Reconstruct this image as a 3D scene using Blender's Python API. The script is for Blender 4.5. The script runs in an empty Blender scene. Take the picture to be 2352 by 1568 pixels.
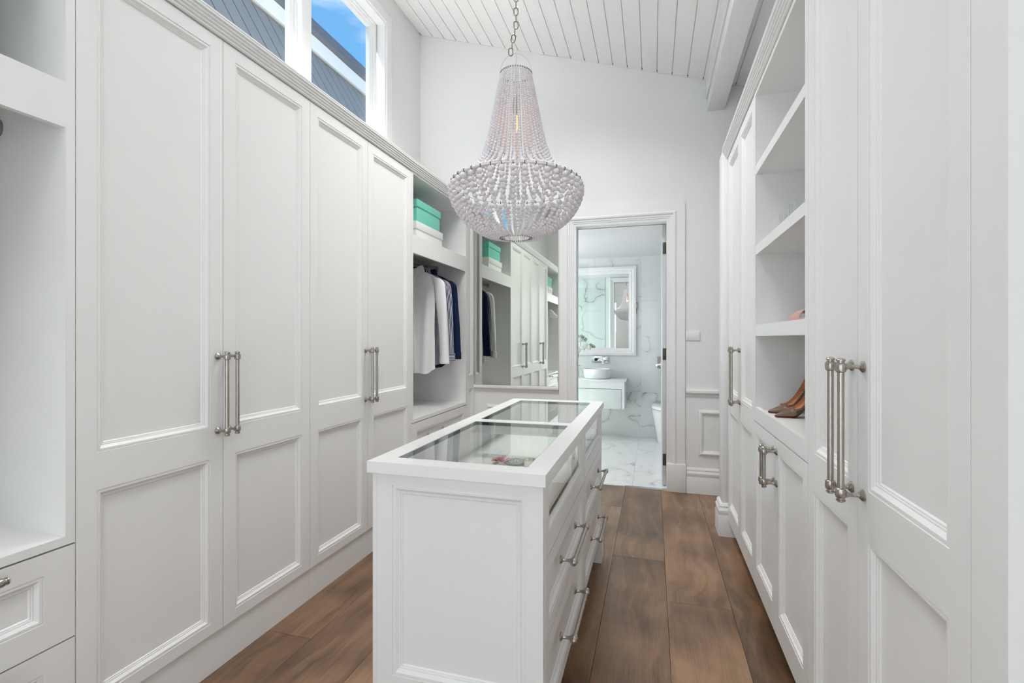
import bpy, bmesh, math, random
from mathutils import Vector, Matrix, Quaternion
random.seed(7)
scn = bpy.context.scene
C = scn.collection
R = math.radians

# ------------------------------------------------------------------ camera
F_PX, HOR = 1115.0, 778.0
YAW = math.atan(324.0 / F_PX)
cam_d = bpy.data.cameras.new('camera')
cam_d.sensor_width = 36.0
cam_d.lens = F_PX / 2352.0 * 36.0
cam_d.shift_y = (HOR - 784.0) / 2352.0
cam_d.clip_start = 0.02
cam = bpy.data.objects.new('camera', cam_d)
cam.location = (0, 0, 1.28)
cam.rotation_euler = (R(90), 0, YAW)
C.objects.link(cam)
scn.camera = cam

# ------------------------------------------------------------------ colour management
vs = scn.view_settings
vs.view_transform = 'Standard'
vs.look = 'None'
vs.gamma = 1.0
vs.use_curve_mapping = False
vs.exposure = 0.67
scn.cycles.use_light_tree = True
scn.cycles.adaptive_min_samples = 16
scn.cycles.max_bounces = 6
scn.cycles.diffuse_bounces = 4
scn.cycles.glossy_bounces = 4
scn.cycles.transparent_max_bounces = 10
scn.cycles.use_adaptive_sampling = True
scn.cycles.adaptive_threshold = 0.1
scn.cycles.sample_clamp_indirect = 10.0
scn.cycles.caustics_reflective = False
scn.cycles.caustics_refractive = False

# ------------------------------------------------------------------ sky
world = bpy.data.worlds.new('sky')
scn.world = world
world.use_nodes = True
nt = world.node_tree
nt.nodes.clear()
def wn(t): return nt.nodes.new(t)
w_out = wn('ShaderNodeOutputWorld'); w_bg = wn('ShaderNodeBackground')
w_tc = wn('ShaderNodeTexCoord'); w_sep = wn('ShaderNodeSeparateXYZ')
w_ramp = wn('ShaderNodeValToRGB')
nt.links.new(w_tc.outputs['Generated'], w_sep.inputs[0])
nt.links.new(w_sep.outputs['Z'], w_ramp.inputs[0])
cr = w_ramp.color_ramp
cr.elements[0].position = 0.0; cr.elements[0].color = (0.36, 0.68, 0.95, 1)
cr.elements[1].position = 0.75; cr.elements[1].color = (0.07, 0.33, 0.82, 1)
e = cr.elements.new(0.4); e.color = (0.15, 0.50, 0.92, 1)
w_map = wn('ShaderNodeMapping'); w_map.inputs['Scale'].default_value = (3.0, 3.0, 11.0)
w_map.inputs['Location'].default_value = (0.9, 0.2, 0.35)
w_noise = wn('ShaderNodeTexNoise'); w_noise.inputs['Scale'].default_value = 1.3
w_noise.inputs['Detail'].default_value = 7.0; w_noise.inputs['Roughness'].default_value = 0.6
w_cr = wn('ShaderNodeValToRGB')
w_cr.color_ramp.elements[0].position = 0.50; w_cr.color_ramp.elements[1].position = 0.84
w_mix = wn('ShaderNodeMix'); w_mix.data_type = 'RGBA'
nt.links.new(w_tc.outputs['Generated'], w_map.inputs[0]); nt.links.new(w_map.outputs[0], w_noise.inputs['Vector'])
nt.links.new(w_noise.outputs[0], w_cr.inputs[0]); nt.links.new(w_cr.outputs[0], w_mix.inputs[0])
nt.links.new(w_ramp.outputs[0], w_mix.inputs[6]); w_mix.inputs[7].default_value = (1.15, 1.18, 1.2, 1)
nt.links.new(w_mix.outputs[2], w_bg.inputs[0]); nt.links.new(w_bg.outputs[0], w_out.inputs[0])
w_bg.inputs[1].default_value = 0.70

# ------------------------------------------------------------------ lights
def area(name, loc, look, sx, sy, power, col, spread=180):
    d = bpy.data.lights.new(name, 'AREA'); d.shape = 'RECTANGLE'; d.size = sx; d.size_y = sy
    d.energy = power; d.color = col; d.spread = R(spread)
    o = bpy.data.objects.new(name, d); o.location = loc
    o.rotation_euler = (Vector(look)).to_track_quat('-Z', 'Y').to_euler()
    C.objects.link(o); return o
SLOPE = 0.318
def ceil_z(x): return 4.20 - SLOPE * (x + 2.05)
sun_d = bpy.data.lights.new('sun', 'SUN'); sun_d.energy = 17.0; sun_d.angle = R(0.6); sun_d.color = (1.0, 0.97, 0.92)
sun = bpy.data.objects.new('sun', sun_d); C.objects.link(sun)
sun.rotation_euler = Vector((0.39, 0.04, -0.92)).to_track_quat('-Z', 'Y').to_euler()
# added fill lamps overhead, set in made-up skylights above the view
SKC = -0.50
area('added_fill_top', (SKC, 0.35, ceil_z(SKC) + 0.02), (0, 0, -1), 1.2, 2.3, 12, (1.0, 0.99, 0.97), 130)
area('added_fill_top_far', (SKC, 2.72, ceil_z(SKC) + 0.02), (-0.04, 0.14, -1), 1.2, 0.75, 20, (1.0, 0.99, 0.97), 125)
# added fill lamp behind the camera, in a made-up glazed door
area('added_fill_rear', (0.02, -1.56, 1.25), (0, 1, 0), 0.85, 2.1, 7, (1.0, 0.985, 0.955))
# added fill lamp in a made-up tall window beside it
area('added_fill_rear_left', (-1.31, -1.56, 1.30), (0.25, 1, -0.05), 0.50, 2.1, 9, (1.0, 0.99, 0.97))
# added bathroom fill lamp in a made-up window (left of the doorway)
area('added_fill_bathroom', (-1.86, 5.45, 1.55), (1, 0, 0), 1.3, 1.2, 13.5, (0.95, 0.98, 1.0))

# ------------------------------------------------------------------ materials
def mat(name, col, rough=0.5, metal=0.0, spec=0.5, **kw):
    m = bpy.data.materials.new(name); m.use_nodes = True
    b = m.node_tree.nodes['Principled BSDF']
    b.inputs['Base Color'].default_value = (*col, 1)
    b.inputs['Roughness'].default_value = rough
    b.inputs['Metallic'].default_value = metal
    b.inputs['Specular IOR Level'].default_value = spec
    for k, v in kw.items():
        b.inputs[k.replace('_', ' ')].default_value = v
    return m
def nodes(m):
    t = m.node_tree
    return t, t.nodes, t.links, t.nodes['Principled BSDF']
def fine_bump(m, scale=220, strength=0.03, rough_var=0.0):
    t, n, l, b = nodes(m)
    tc = n.new('ShaderNodeTexCoord'); no = n.new('ShaderNodeTexNoise'); bu = n.new('ShaderNodeBump')
    no.inputs['Scale'].default_value = scale; no.inputs['Detail'].default_value = 3
    bu.inputs['Strength'].default_value = strength; bu.inputs['Distance'].default_value = 0.002
    l.new(tc.outputs['Object'], no.inputs['Vector']); l.new(no.outputs[0], bu.inputs['Height']); l.new(bu.outputs[0], b.inputs['Normal'])
    return m
M = {}
M['lacquer'] = mat('white_satin_lacquer', (0.90, 0.90, 0.89), 0.32, spec=0.3)
M['wall'] = fine_bump(mat('white_wall_paint', (0.90, 0.90, 0.895), 0.75, spec=0.2), 300, 0.05)
M['trim'] = mat('white_gloss_trim', (0.90, 0.90, 0.90), 0.34, spec=0.3)
M['ceiling'] = mat('white_ceiling_boards', (0.92, 0.92, 0.915), 0.6, spec=0.25)
M['dark'] = mat('dark_gap', (0.015, 0.015, 0.015), 0.9)
M['wall_grey'] = mat('bathroom_ceiling_paint', (0.80, 0.81, 0.82), 0.8, spec=0.2)
M['chrome'] = mat('chrome', (0.86, 0.88, 0.89), 0.08, 1.0)
M['steel'] = mat('brushed_steel', (0.36, 0.35, 0.33), 0.35, 1.0)
M['hinge'] = mat('dark_bronze_hinge', (0.10, 0.09, 0.08), 0.45, 1.0)
M['ceramic'] = mat('white_ceramic', (0.88, 0.89, 0.90), 0.08, spec=0.6)
M['vanity'] = mat('pale_vanity_lacquer', (0.80, 0.86, 0.85), 0.35)
M['stone'] = mat('white_stone_top', (0.88, 0.88, 0.88), 0.2)
M['door_edge'] = mat('white_door_shade_in_colour', (0.62, 0.62, 0.64), 0.4)  # white door greyed in the colour to carry the shade on its edge
M['mint'] = fine_bump(mat('mint_card', (0.21, 0.69, 0.55), 0.55), 120, 0.05)
M['card'] = fine_bump(mat('white_card', (0.85, 0.85, 0.83), 0.6), 120, 0.05)
M['wood_bead'] = fine_bump(mat('lilac_white_wooden_beads', (0.82, 0.785, 0.81), 0.55), 400, 0.08)
M['wire'] = mat('white_wire', (0.80, 0.80, 0.78), 0.4)
M['dark_wire'] = mat('dark_knot_wire', (0.06, 0.06, 0.055), 0.5)
M['chain'] = mat('aged_nickel_chain', (0.34, 0.31, 0.26), 0.35, 1.0)
M['hanger'] = mat('pale_hanger', (0.76, 0.75, 0.72), 0.5)
M['lever_dark'] = mat('dark_reflection_colour', (0.03, 0.03, 0.03), 0.7)  # near-black colour stands in for the dark reflection on the tap lever
M['insole'] = mat('tan_leather_lining', (0.78, 0.38, 0.20), 0.35)
M['sole'] = mat('red_leather_sole', (0.24, 0.022, 0.022), 0.35)
M['stud'] = mat('silver_stud', (0.85, 0.83, 0.78), 0.2, 1.0)
M['pink_suede'] = fine_bump(mat('dusty_pink_leather', (0.60, 0.36, 0.31), 0.6), 300, 0.1)
M['petal'] = fine_bump(mat('pink_petal', (0.74, 0.37, 0.39), 0.6), 90, 0.1)
M['gold'] = mat('pale_metal', (0.72, 0.69, 0.62), 0.22, 1.0)
M['dish'] = mat('dark_green_grey_dish', (0.20, 0.24, 0.23), 0.15, spec=0.6)
M['leaf'] = mat('dark_leaf', (0.03, 0.09, 0.03), 0.45)
M['orchid'] = mat('white_orchid', (0.86, 0.87, 0.80), 0.6)
_t, _n, _l, _b = nodes(M['orchid'])
_tr = _n.new('ShaderNodeBsdfTranslucent'); _tr.inputs[0].default_value = (0.85, 0.87, 0.80, 1)
_mx = _n.new('ShaderNodeMixShader'); _mx.inputs[0].default_value = 0.45
_l.new(_b.outputs[0], _mx.inputs[1]); _l.new(_tr.outputs[0], _mx.inputs[2]); _l.new(_mx.outputs[0], _n['Material Output'].inputs[0])
M['fascia'] = mat('white_fascia', (0.76, 0.73, 0.70), 0.5)
M['gutter'] = mat('charcoal_gutter', (0.10, 0.10, 0.125), 0.45)
M['cladding'] = fine_bump(mat('grey_cladding', (0.26, 0.25, 0.235), 0.6), 60, 0.05)
M['soffit'] = mat('grey_soffit', (0.36, 0.38, 0.37), 0.7)
M['socket'] = mat('lamp_socket', (0.55, 0.53, 0.50), 0.4)

def brushed(name, col, rough):
    m = mat(name, col, rough, 1.0); t, n, l, b = nodes(m)
    tc = n.new('ShaderNodeTexCoord'); mp = n.new('ShaderNodeMapping'); no = n.new('ShaderNodeTexNoise')
    mp.inputs['Scale'].default_value = (900, 900, 30); no.inputs['Scale'].default_value = 1; no.inputs['Detail'].default_value = 2
    mr = n.new('ShaderNodeMapRange'); mr.inputs[3].default_value = rough * 0.75; mr.inputs[4].default_value = rough * 1.35
    l.new(tc.outputs['Object'], mp.inputs[0]); l.new(mp.outputs[0], no.inputs['Vector']); l.new(no.outputs[0], mr.inputs[0]); l.new(mr.outputs[0], b.inputs['Roughness'])
    return m
M['nickel'] = brushed('brushed_nickel', (0.44, 0.405, 0.36), 0.26)

def clear_glass(name, tint, ior=1.5, boost=1.0):
    m = bpy.data.materials.new(name); m.use_nodes = True
    t = m.node_tree; n = t.nodes; l = t.links; n.clear()
    o = n.new('ShaderNodeOutputMaterial'); mx = n.new('ShaderNodeMixShader')
    tr = n.new('ShaderNodeBsdfTransparent'); gl = n.new('ShaderNodeBsdfGlossy'); fr = n.new('ShaderNodeFresnel')
    tr.inputs[0].default_value = (*tint, 1); gl.inputs['Roughness'].default_value = 0.0
    gl.inputs[0].default_value = (1, 1, 1, 1)
    geo = n.new('ShaderNodeNewGeometry'); mi = n.new('ShaderNodeMix'); mi.data_type = 'FLOAT'
    fr.inputs[0].default_value = ior
    ml = n.new('ShaderNodeMath'); ml.operation = 'MULTIPLY'; ml.inputs[1].default_value = boost; ml.use_clamp = True
    l.new(fr.outputs[0], ml.inputs[0])
    # only the outside face of the pane mirrors; the inside face passes light
    l.new(geo.outputs['Backfacing'], mi.inputs[0]); l.new(ml.outputs[0], mi.inputs[2]); mi.inputs[3].default_value = 0.0
    l.new(mi.outputs[0], mx.inputs[0]); l.new(tr.outputs[0], mx.inputs[1]); l.new(gl.outputs[0], mx.inputs[2]); l.new(mx.outputs[0], o.inputs[0])
    return m
M['glass'] = clear_glass('window_glass', (0.98, 0.99, 0.99))
M['table_glass'] = clear_glass('display_glass', (0.985, 0.995, 0.988), 1.5, 1.0)
M['shower_glass'] = clear_glass('green_shower_glass', (0.955, 0.98, 0.97), 1.5)
M['tumbler'] = clear_glass('thin_clear_glass', (0.97, 0.98, 0.98), 1.5, 1.5)
M['glass_edge'] = mat('dark_green_glass_edge', (0.05, 0.09, 0.075), 0.2)
M['mirror'] = mat('greenish_mirror', (0.82, 0.86, 0.80), 0.0, 1.0)
M['mirror_bath'] = mat('bathroom_mirror', (0.82, 0.88, 0.86), 0.0, 1.0)

m = mat('bulb_filament', (1, 0.5, 0.2), 0.5); m.node_tree.nodes['Principled BSDF'].inputs['Emission Color'].default_value = (1.0, 0.30, 0.07, 1)
m.node_tree.nodes['Principled BSDF'].inputs['Emission Strength'].default_value = 2.2; M['bulb'] = m

def wood_floor():
    m = mat('oiled_oak', (0.2, 0.12, 0.08), 0.30, spec=0.6); t, n, l, b = nodes(m)
    tc = n.new('ShaderNodeTexCoord'); oi = n.new('ShaderNodeObjectInfo')
    off = n.new('ShaderNodeVectorMath'); off.operation = 'MULTIPLY_ADD'; off.inputs[1].default_value = (7.3, 31.7, 0)
    cmb = n.new('ShaderNodeCombineXYZ'); l.new(oi.outputs['Random'], cmb.inputs[0]); l.new(oi.outputs['Random'], cmb.inputs[1])
    l.new(cmb.outputs[0], off.inputs[0]); l.new(tc.outputs['Object'], off.inputs[2])
    # knots pull the grain around them
    mpk = n.new('ShaderNodeMapping'); mpk.inputs['Scale'].default_value = (3.1, 1.35, 1); l.new(off.outputs[0], mpk.inputs[0])
    vo = n.new('ShaderNodeTexVoronoi'); vo.inputs['Scale'].default_value = 1.0; vo.inputs['Randomness'].default_value = 1.0
    l.new(mpk.outputs[0], vo.inputs['Vector'])
    kn = n.new('ShaderNodeMapRange'); kn.interpolation_type = 'SMOOTHSTEP'; kn.inputs[1].default_value = 0.0; kn.inputs[2].default_value = 0.15; kn.inputs[3].default_value = 1; kn.inputs[4].default_value = 0
    l.new(vo.outputs['Distance'], kn.inputs[0])
    dn = n.new('ShaderNodeTexNoise'); dn.inputs['Scale'].default_value = 2.2; dn.inputs['Detail'].default_value = 3; l.new(off.outputs[0], dn.inputs['Vector'])
    add = n.new('ShaderNodeMath'); add.operation = 'MULTIPLY_ADD'; add.inputs[1].default_value = 0.55; l.new(kn.outputs[0], add.inputs[0]); l.new(dn.outputs[0], add.inputs[2])
    mpg = n.new('ShaderNodeMapping'); mpg.inputs['Scale'].default_value = (9.0, 0.55, 1); l.new(off.outputs[0], mpg.inputs[0])
    cm2 = n.new('ShaderNodeCombineXYZ'); l.new(add.outputs[0], cm2.inputs[0])
    va = n.new('ShaderNodeVectorMath'); va.operation = 'MULTIPLY_ADD'; va.inputs[1].default_value = (2.4, 0, 0); l.new(cm2.outputs[0], va.inputs[0]); l.new(mpg.outputs[0], va.inputs[2])
    g1 = n.new('ShaderNodeTexNoise'); g1.inputs['Scale'].default_value = 1.0; g1.inputs['Detail'].default_value = 2.5; g1.inputs['Roughness'].default_value = 0.5; l.new(va.outputs[0], g1.inputs['Vector'])
    wv = n.new('ShaderNodeMath'); wv.operation = 'MULTIPLY'; wv.inputs[1].default_value = 26.0; l.new(g1.outputs[0], wv.inputs[0])
    sn = n.new('ShaderNodeMath'); sn.operation = 'SINE'; l.new(wv.outputs[0], sn.inputs[0])
    mpf = n.new('ShaderNodeMapping'); mpf.inputs['Scale'].default_value = (160, 5, 1); l.new(off.outputs[0], mpf.inputs[0])
    g2 = n.new('ShaderNodeTexNoise'); g2.inputs['Scale'].default_value = 1.0; g2.inputs['Detail'].default_value = 3; l.new(mpf.outputs[0], g2.inputs['Vector'])
    bl = n.new('ShaderNodeTexNoise'); bl.inputs['Scale'].default_value = 2.6; bl.inputs['Detail'].default_value = 5; l.new(off.outputs[0], bl.inputs['Vector'])
    # value = 0.5 + small contributions
    def madd(a, k, c):
        q = n.new('ShaderNodeMath'); q.operation = 'MULTIPLY_ADD'; q.inputs[1].default_value = k
        l.new(a, q.inputs[0])
        if isinstance(c, float): q.inputs[2].default_value = c
        else: l.new(c, q.inputs[2])
        return q.outputs[0]
    v = madd(sn.outputs[0], 0.075, -0.09)
    v = madd(g2.outputs[0], 0.30, v)
    v = madd(bl.outputs[0], 0.95, v)
    v = madd(kn.outputs[0], -0.50, v)
    v = madd(oi.outputs['Random'], 0.20, v)
    rp = n.new('ShaderNodeValToRGB'); l.new(v, rp.inputs[0])
    el = rp.color_ramp.elements
    el[0].position = 0.22; el[0].color = (0.058, 0.033, 0.018, 1)
    el[1].position = 0.86; el[1].color = (0.36, 0.215, 0.120, 1)
    q = el.new(0.44); q.color = (0.135, 0.074, 0.040, 1)
    q = el.new(0.62); q.color = (0.225, 0.128, 0.070, 1)
    l.new(rp.outputs[0], b.inputs['Base Color'])
    bu = n.new('ShaderNodeBump'); bu.inputs['Strength'].default_value = 0.12; bu.inputs['Distance'].default_value = 0.002
    l.new(g2.outputs[0], bu.inputs['Height']); l.new(bu.outputs[0], b.inputs['Normal'])
    return m
M['oak'] = wood_floor()

def marble(name, base, vein, scale=1.0, rough=0.12):
    m = mat(name, base, rough, spec=0.5); t, n, l, b = nodes(m)
    tc = n.new('ShaderNodeTexCoord'); oi = n.new('ShaderNodeObjectInfo')
    off = n.new('ShaderNodeVectorMath'); off.operation = 'MULTIPLY_ADD'; off.inputs[1].default_value = (13.1, 29.7, 17.9)
    cmb = n.new('ShaderNodeCombineXYZ')
    for i in range(3): l.new(oi.outputs['Random'], cmb.inputs[i])
    l.new(cmb.outputs[0], off.inputs[0]); l.new(tc.outputs['Object'], off.inputs[2])
    warp = n.new('ShaderNodeTexNoise'); warp.inputs['Scale'].default_value = 2.2 * scale; warp.inputs['Detail'].default_value = 6; l.new(off.outputs[0], warp.inputs['Vector'])
    wa = n.new('ShaderNodeVectorMath'); wa.operation = 'MULTIPLY_ADD'; wa.inputs[1].default_value = (0.55, 0.55, 0.55)
    l.new(warp.outputs['Color'], wa.inputs[0]); l.new(off.outputs[0], wa.inputs[2])
    rot = n.new('ShaderNodeMapping'); rot.inputs['Rotation'].default_value = (0.5, 0.7, 0.6); rot.inputs['Scale'].default_value = (1.0, 0.45, 1.0); l.new(wa.outputs[0], rot.inputs[0])
    nz = n.new('ShaderNodeTexNoise'); nz.inputs['Scale'].default_value = 1.7 * scale; nz.inputs['Detail'].default_value = 1.5; l.new(rot.outputs[0], nz.inputs['Vector'])
    sb = n.new('ShaderNodeMath'); sb.operation = 'SUBTRACT'; sb.inputs[1].default_value = 0.52; l.new(nz.outputs[0], sb.inputs[0])
    ab = n.new('ShaderNodeMath'); ab.operation = 'ABSOLUTE'; l.new(sb.outputs[0], ab.inputs[0])
    r1 = n.new('ShaderNodeMapRange'); r1.interpolation_type = 'SMOOTHSTEP'; r1.inputs[1].default_value = 0.0; r1.inputs[2].default_value = 0.008; r1.inputs[3].default_value = 1; r1.inputs[4].default_value = 0; l.new(ab.outputs[0], r1.inputs[0])
    r2 = n.new('ShaderNodeMapRange'); r2.interpolation_type = 'SMOOTHSTEP'; r2.inputs[1].default_value = 0.0; r2.inputs[2].default_value = 0.06; r2.inputs[3].default_value = 0.22; r2.inputs[4].default_value = 0; l.new(ab.outputs[0], r2.inputs[0])
    ms = n.new('ShaderNodeTexNoise'); ms.inputs['Scale'].default_value = 1.7 * scale; ms.inputs['Detail'].default_value = 3; l.new(off.outputs[0], ms.inputs['Vector'])
    mr = n.new('ShaderNodeMapRange'); mr.interpolation_type = 'SMOOTHSTEP'; mr.inputs[1].default_value = 0.40; mr.inputs[2].default_value = 0.56; l.new(ms.outputs[0], mr.inputs[0])
    mx = n.new('ShaderNodeMath'); mx.operation = 'MAXIMUM'; l.new(r1.outputs[0], mx.inputs[0]); l.new(r2.outputs[0], mx.inputs[1])
    mu = n.new('ShaderNodeMath'); mu.operation = 'MULTIPLY'; l.new(mx.outputs[0], mu.inputs[0]); l.new(mr.outputs[0], mu.inputs[1])
    mc = n.new('ShaderNodeMix'); mc.data_type = 'RGBA'; mc.inputs[6].default_value = (*base, 1); mc.inputs[7].default_value = (*vein, 1)
    l.new(mu.outputs[0], mc.inputs[0]); l.new(mc.outputs[2], b.inputs['Base Color'])
    return m
M['marble'] = marble('white_marble_wall', (0.80, 0.83, 0.83), (0.36, 0.34, 0.32))
M['marble_floor'] = marble('white_marble_floor', (0.82, 0.83, 0.83), (0.46, 0.45, 0.43), 1.3, 0.10)

def cloth(name, col):
    m = mat(name, col, 0.85, spec=0.2); return fine_bump(m, 500, 0.08)
M['white_cloth'] = cloth('white_cotton', (0.90, 0.90, 0.91))
M['navy_cloth'] = cloth('navy_cotton', (0.008, 0.018, 0.060))
def striped():
    m = cloth('navy_and_white_striped_cotton', (0.8, 0.8, 0.82)); t, n, l, b = nodes(m)
    at = n.new('ShaderNodeAttribute'); at.attribute_name = 'girth'
    fr = n.new('ShaderNodeMath'); fr.operation = 'MULTIPLY'; fr.inputs[1].default_value = 1 / 0.0115; l.new(at.outputs['Fac'], fr.inputs[0])
    f2 = n.new('ShaderNodeMath'); f2.operation = 'FRACT'; l.new(fr.outputs[0], f2.inputs[0])
    gt = n.new('ShaderNodeMath'); gt.operation = 'GREATER_THAN'; gt.inputs[1].default_value = 0.42; l.new(f2.outputs[0], gt.inputs[0])
    mx = n.new('ShaderNodeMix'); mx.data_type = 'RGBA'; mx.inputs[6].default_value = (0.82, 0.83, 0.86, 1); mx.inputs[7].default_value = (0.02, 0.03, 0.09, 1)
    l.new(gt.outputs[0], mx.inputs[0]); l.new(mx.outputs[2], b.inputs['Base Color'])
    return m
M['striped_cloth'] = striped()
def ribbed():
    m = mat('taupe_ribbed_leather', (0.16, 0.095, 0.06), 0.38); t, n, l, b = nodes(m)
    tc = n.new('ShaderNodeTexCoord'); w = n.new('ShaderNodeTexWave'); w.bands_direction = 'X'
    w.inputs['Scale'].default_value = 90; w.inputs['Distortion'].default_value = 3.5; w.inputs['Detail'].default_value = 2
    l.new(tc.outputs['Object'], w.inputs['Vector'])
    mx = n.new('ShaderNodeMix'); mx.data_type = 'RGBA'; mx.inputs[6].default_value = (0.13, 0.078, 0.05, 1); mx.inputs[7].default_value = (0.21, 0.13, 0.085, 1)
    l.new(w.outputs[0], mx.inputs[0]); l.new(mx.outputs[2], b.inputs['Base Color'])
    return m
M['ribbed'] = ribbed()

# ------------------------------------------------------------------ mesh helpers
class T:
    """local frame: u across, v up, w out of the surface"""
    def __init__(s, o, u, v, w): s.o, s.u, s.v, s.w = Vector(o), Vector(u), Vector(v), Vector(w)
    def __call__(s, a, b, c): return s.o + s.u * a + s.v * b + s.w * c
ID = T((0, 0, 0), (1, 0, 0), (0, 1, 0), (0, 0, 1))
def basis(d):
    d = Vector(d).normalized()
    a = Vector((0, 0, 1)) if abs(d.z) < 0.9 else Vector((1, 0, 0))
    x = a.cross(d).normalized(); return x, d.cross(x).normalized(), d
class MB:
    def __init__(s): s.v = []; s.f = []
    def box(s, a0, a1, b0, b1, c0, c1, t=ID):
        k = len(s.v)
        for c in (c0, c1):
            for b in (b0, b1):
                for a in (a0, a1): s.v.append(t(a, b, c))
        for q in ((0, 2, 3, 1), (4, 5, 7, 6), (0, 1, 5, 4), (2, 6, 7, 3), (0, 4, 6, 2), (1, 3, 7, 5)): s.f.append(tuple(k + i for i in q))
        return s
    def rings(s, rs, close=True, cap0=False, cap1=False, loop=False):
        k = len(s.v); n = len(rs[0])
        for r in rs: s.v.extend([Vector(p) for p in r])
        m = len(rs)
        for i in range(m if loop else m - 1):
            j = (i + 1) % m
            for a in range(n if close else n - 1):
                b = (a + 1) % n
                s.f.append((k + i * n + a, k + i * n + b, k + j * n + b, k + j * n + a))
        if cap0: s.f.append(tuple(k + a for a in reversed(range(n))))
        if cap1: s.f.append(tuple(k + (m - 1) * n + a for a in range(n)))
        return s
    def lathe(s, o, d, prof, n=16, cap=True):
        x, y, z = basis(d); o = Vector(o); rs = []
        for r, h in prof:
            rs.append([o + z * h + (x * math.cos(2 * math.pi * i / n) + y * math.sin(2 * math.pi * i / n)) * r for i in range(n)])
        return s.rings(rs, True, cap, cap)
    def tube(s, pts, r, n=8, closed=False):
        pts = [Vector(p) for p in pts]; m = len(pts); rs = []
        up = None
        for i, p in enumerate(pts):
            if closed: d = pts[(i + 1) % m] - pts[i - 1]
            else: d = pts[min(i + 1, m - 1)] - pts[max(i - 1, 0)]
            d.normalize()
            if up is None: up = basis(d)[0]
            up = (up - d * up.dot(d)).normalized(); y = d.cross(up)
            rr = r[i] if isinstance(r, (list, tuple)) else r
            rs.append([p + (up * math.cos(2 * math.pi * a / n) + y * math.sin(2 * math.pi * a / n)) * rr for a in range(n)])
        return s.rings(rs, True, not closed, not closed, closed)
    def ball(s, c, r, n=10, m=6, sz=1.0):
        c = Vector(c); k = len(s.v); s.v.append(c + Vector((0, 0, r * sz)))
        for j in range(1, m):
            th = math.pi * j / m
            for i in range(n):
                ph = 2 * math.pi * i / n
                s.v.append(c + Vector((r * math.sin(th) * math.cos(ph), r * math.sin(th) * math.sin(ph), r * sz * math.cos(th))))
        s.v.append(c - Vector((0, 0, r * sz))); e = len(s.v) - 1
        for i in range(n): s.f.append((k, k + 1 + i, k + 1 + (i + 1) % n))
        for j in range(m - 2):
            for i in range(n):
                a = k + 1 + j * n; b = a + n
                s.f.append((a + i, b + i, b + (i + 1) % n, a + (i + 1) % n))
        for i in range(n): s.f.append((e, e - n + (i + 1) % n, e - n + i))
        return s
    def prism(s, poly, c0, c1, t=ID):
        n = len(poly)
        return s.rings([[t(a, b, c0) for a, b in poly], [t(a, b, c1) for a, b in poly]], True, True, True)
    def panel(s, t, u0, u1, v0, v1, prof):
        rs = [[t(u0 + i, v0 + i, w), t(u1 - i, v0 + i, w), t(u1 - i, v1 - i, w), t(u0 + i, v1 - i, w)] for i, w in prof]
        return s.rings(rs, True, False, True)
    def frame(s, t, u0, u1, v0, v1, prof, outward=False):
        """mitred rectangular moulding: prof = (inset from the outer edge, height)"""
        rs = [[t(u0 + i, v0 + i, w), t(u1 - i, v0 + i, w), t(u1 - i, v1 - i, w), t(u0 + i, v1 - i, w)] for i, w in prof]
        return s.rings(rs, True, False, False)
    def mesh(s, name, off=Vector((0, 0, 0)), bevel=0.0, smooth=40):
        me = bpy.data.meshes.new(name)
        me.from_pydata([tuple(p - off) for p in s.v], [], s.f)
        bm = bmesh.new(); bm.from_mesh(me)
        bmesh.ops.recalc_face_normals(bm, faces=bm.faces)
        if bevel: bmesh.ops.bevel(bm, geom=list(bm.edges), offset=bevel, segments=2, profile=0.5, affect='EDGES', clamp_overlap=True)
        bm.to_mesh(me); bm.free()
        if smooth:
            for p in me.polygons: p.use_smooth = True
            me.set_sharp_from_angle(angle=R(smooth))
        return me
    def build(s, name, m, parent=None, bevel=0.0, smooth=40, at=None):
        off = Vector(at) if at is not None else root_loc(parent)
        me = s.mesh(name, off, bevel, smooth)
        me.materials.append(M[m] if isinstance(m, str) else m)
        return link(name, me, parent, (off - root_loc(parent)) if at is not None else (0, 0, 0))
def root_loc(p):
    v = Vector((0, 0, 0))
    while p is not None: v = v + p.location; p = p.parent
    return v
def link(name, me, parent=None, loc=(0, 0, 0)):
    o = bpy.data.objects.new(name, me); C.objects.link(o); o.parent = parent; o.location = loc; return o
def tag(o, label=None, cat=None, group=None, kind=None):
    if label: o['label'] = label
    if cat: o['category'] = cat
    if group: o['group'] = group
    if kind: o['kind'] = kind
    return o
def thing(name, label, cat, loc, group=None):
    o = bpy.data.objects.new(name, None); o.empty_display_size = 0.05; C.objects.link(o); o.location = loc
    return tag(o, label, cat, group)
def struct(o): o['kind'] = 'structure'; return o
def box(name, m, parent, *b, bevel=0.0): return MB().box(*b).build(name, m, parent, bevel)

# ------------------------------------------------------------------ key measures (metres)
XL, XR = -1.615, 0.465          # cabinet faces left / right
XW = -2.18                      # left wall
YB = 4.30                       # back wall
YR = -1.60                      # wall behind the camera
XE = 0.92                       # right wall
DO0, DO1, DOH = -0.661, 0.113, 2.279   # door opening

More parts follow.
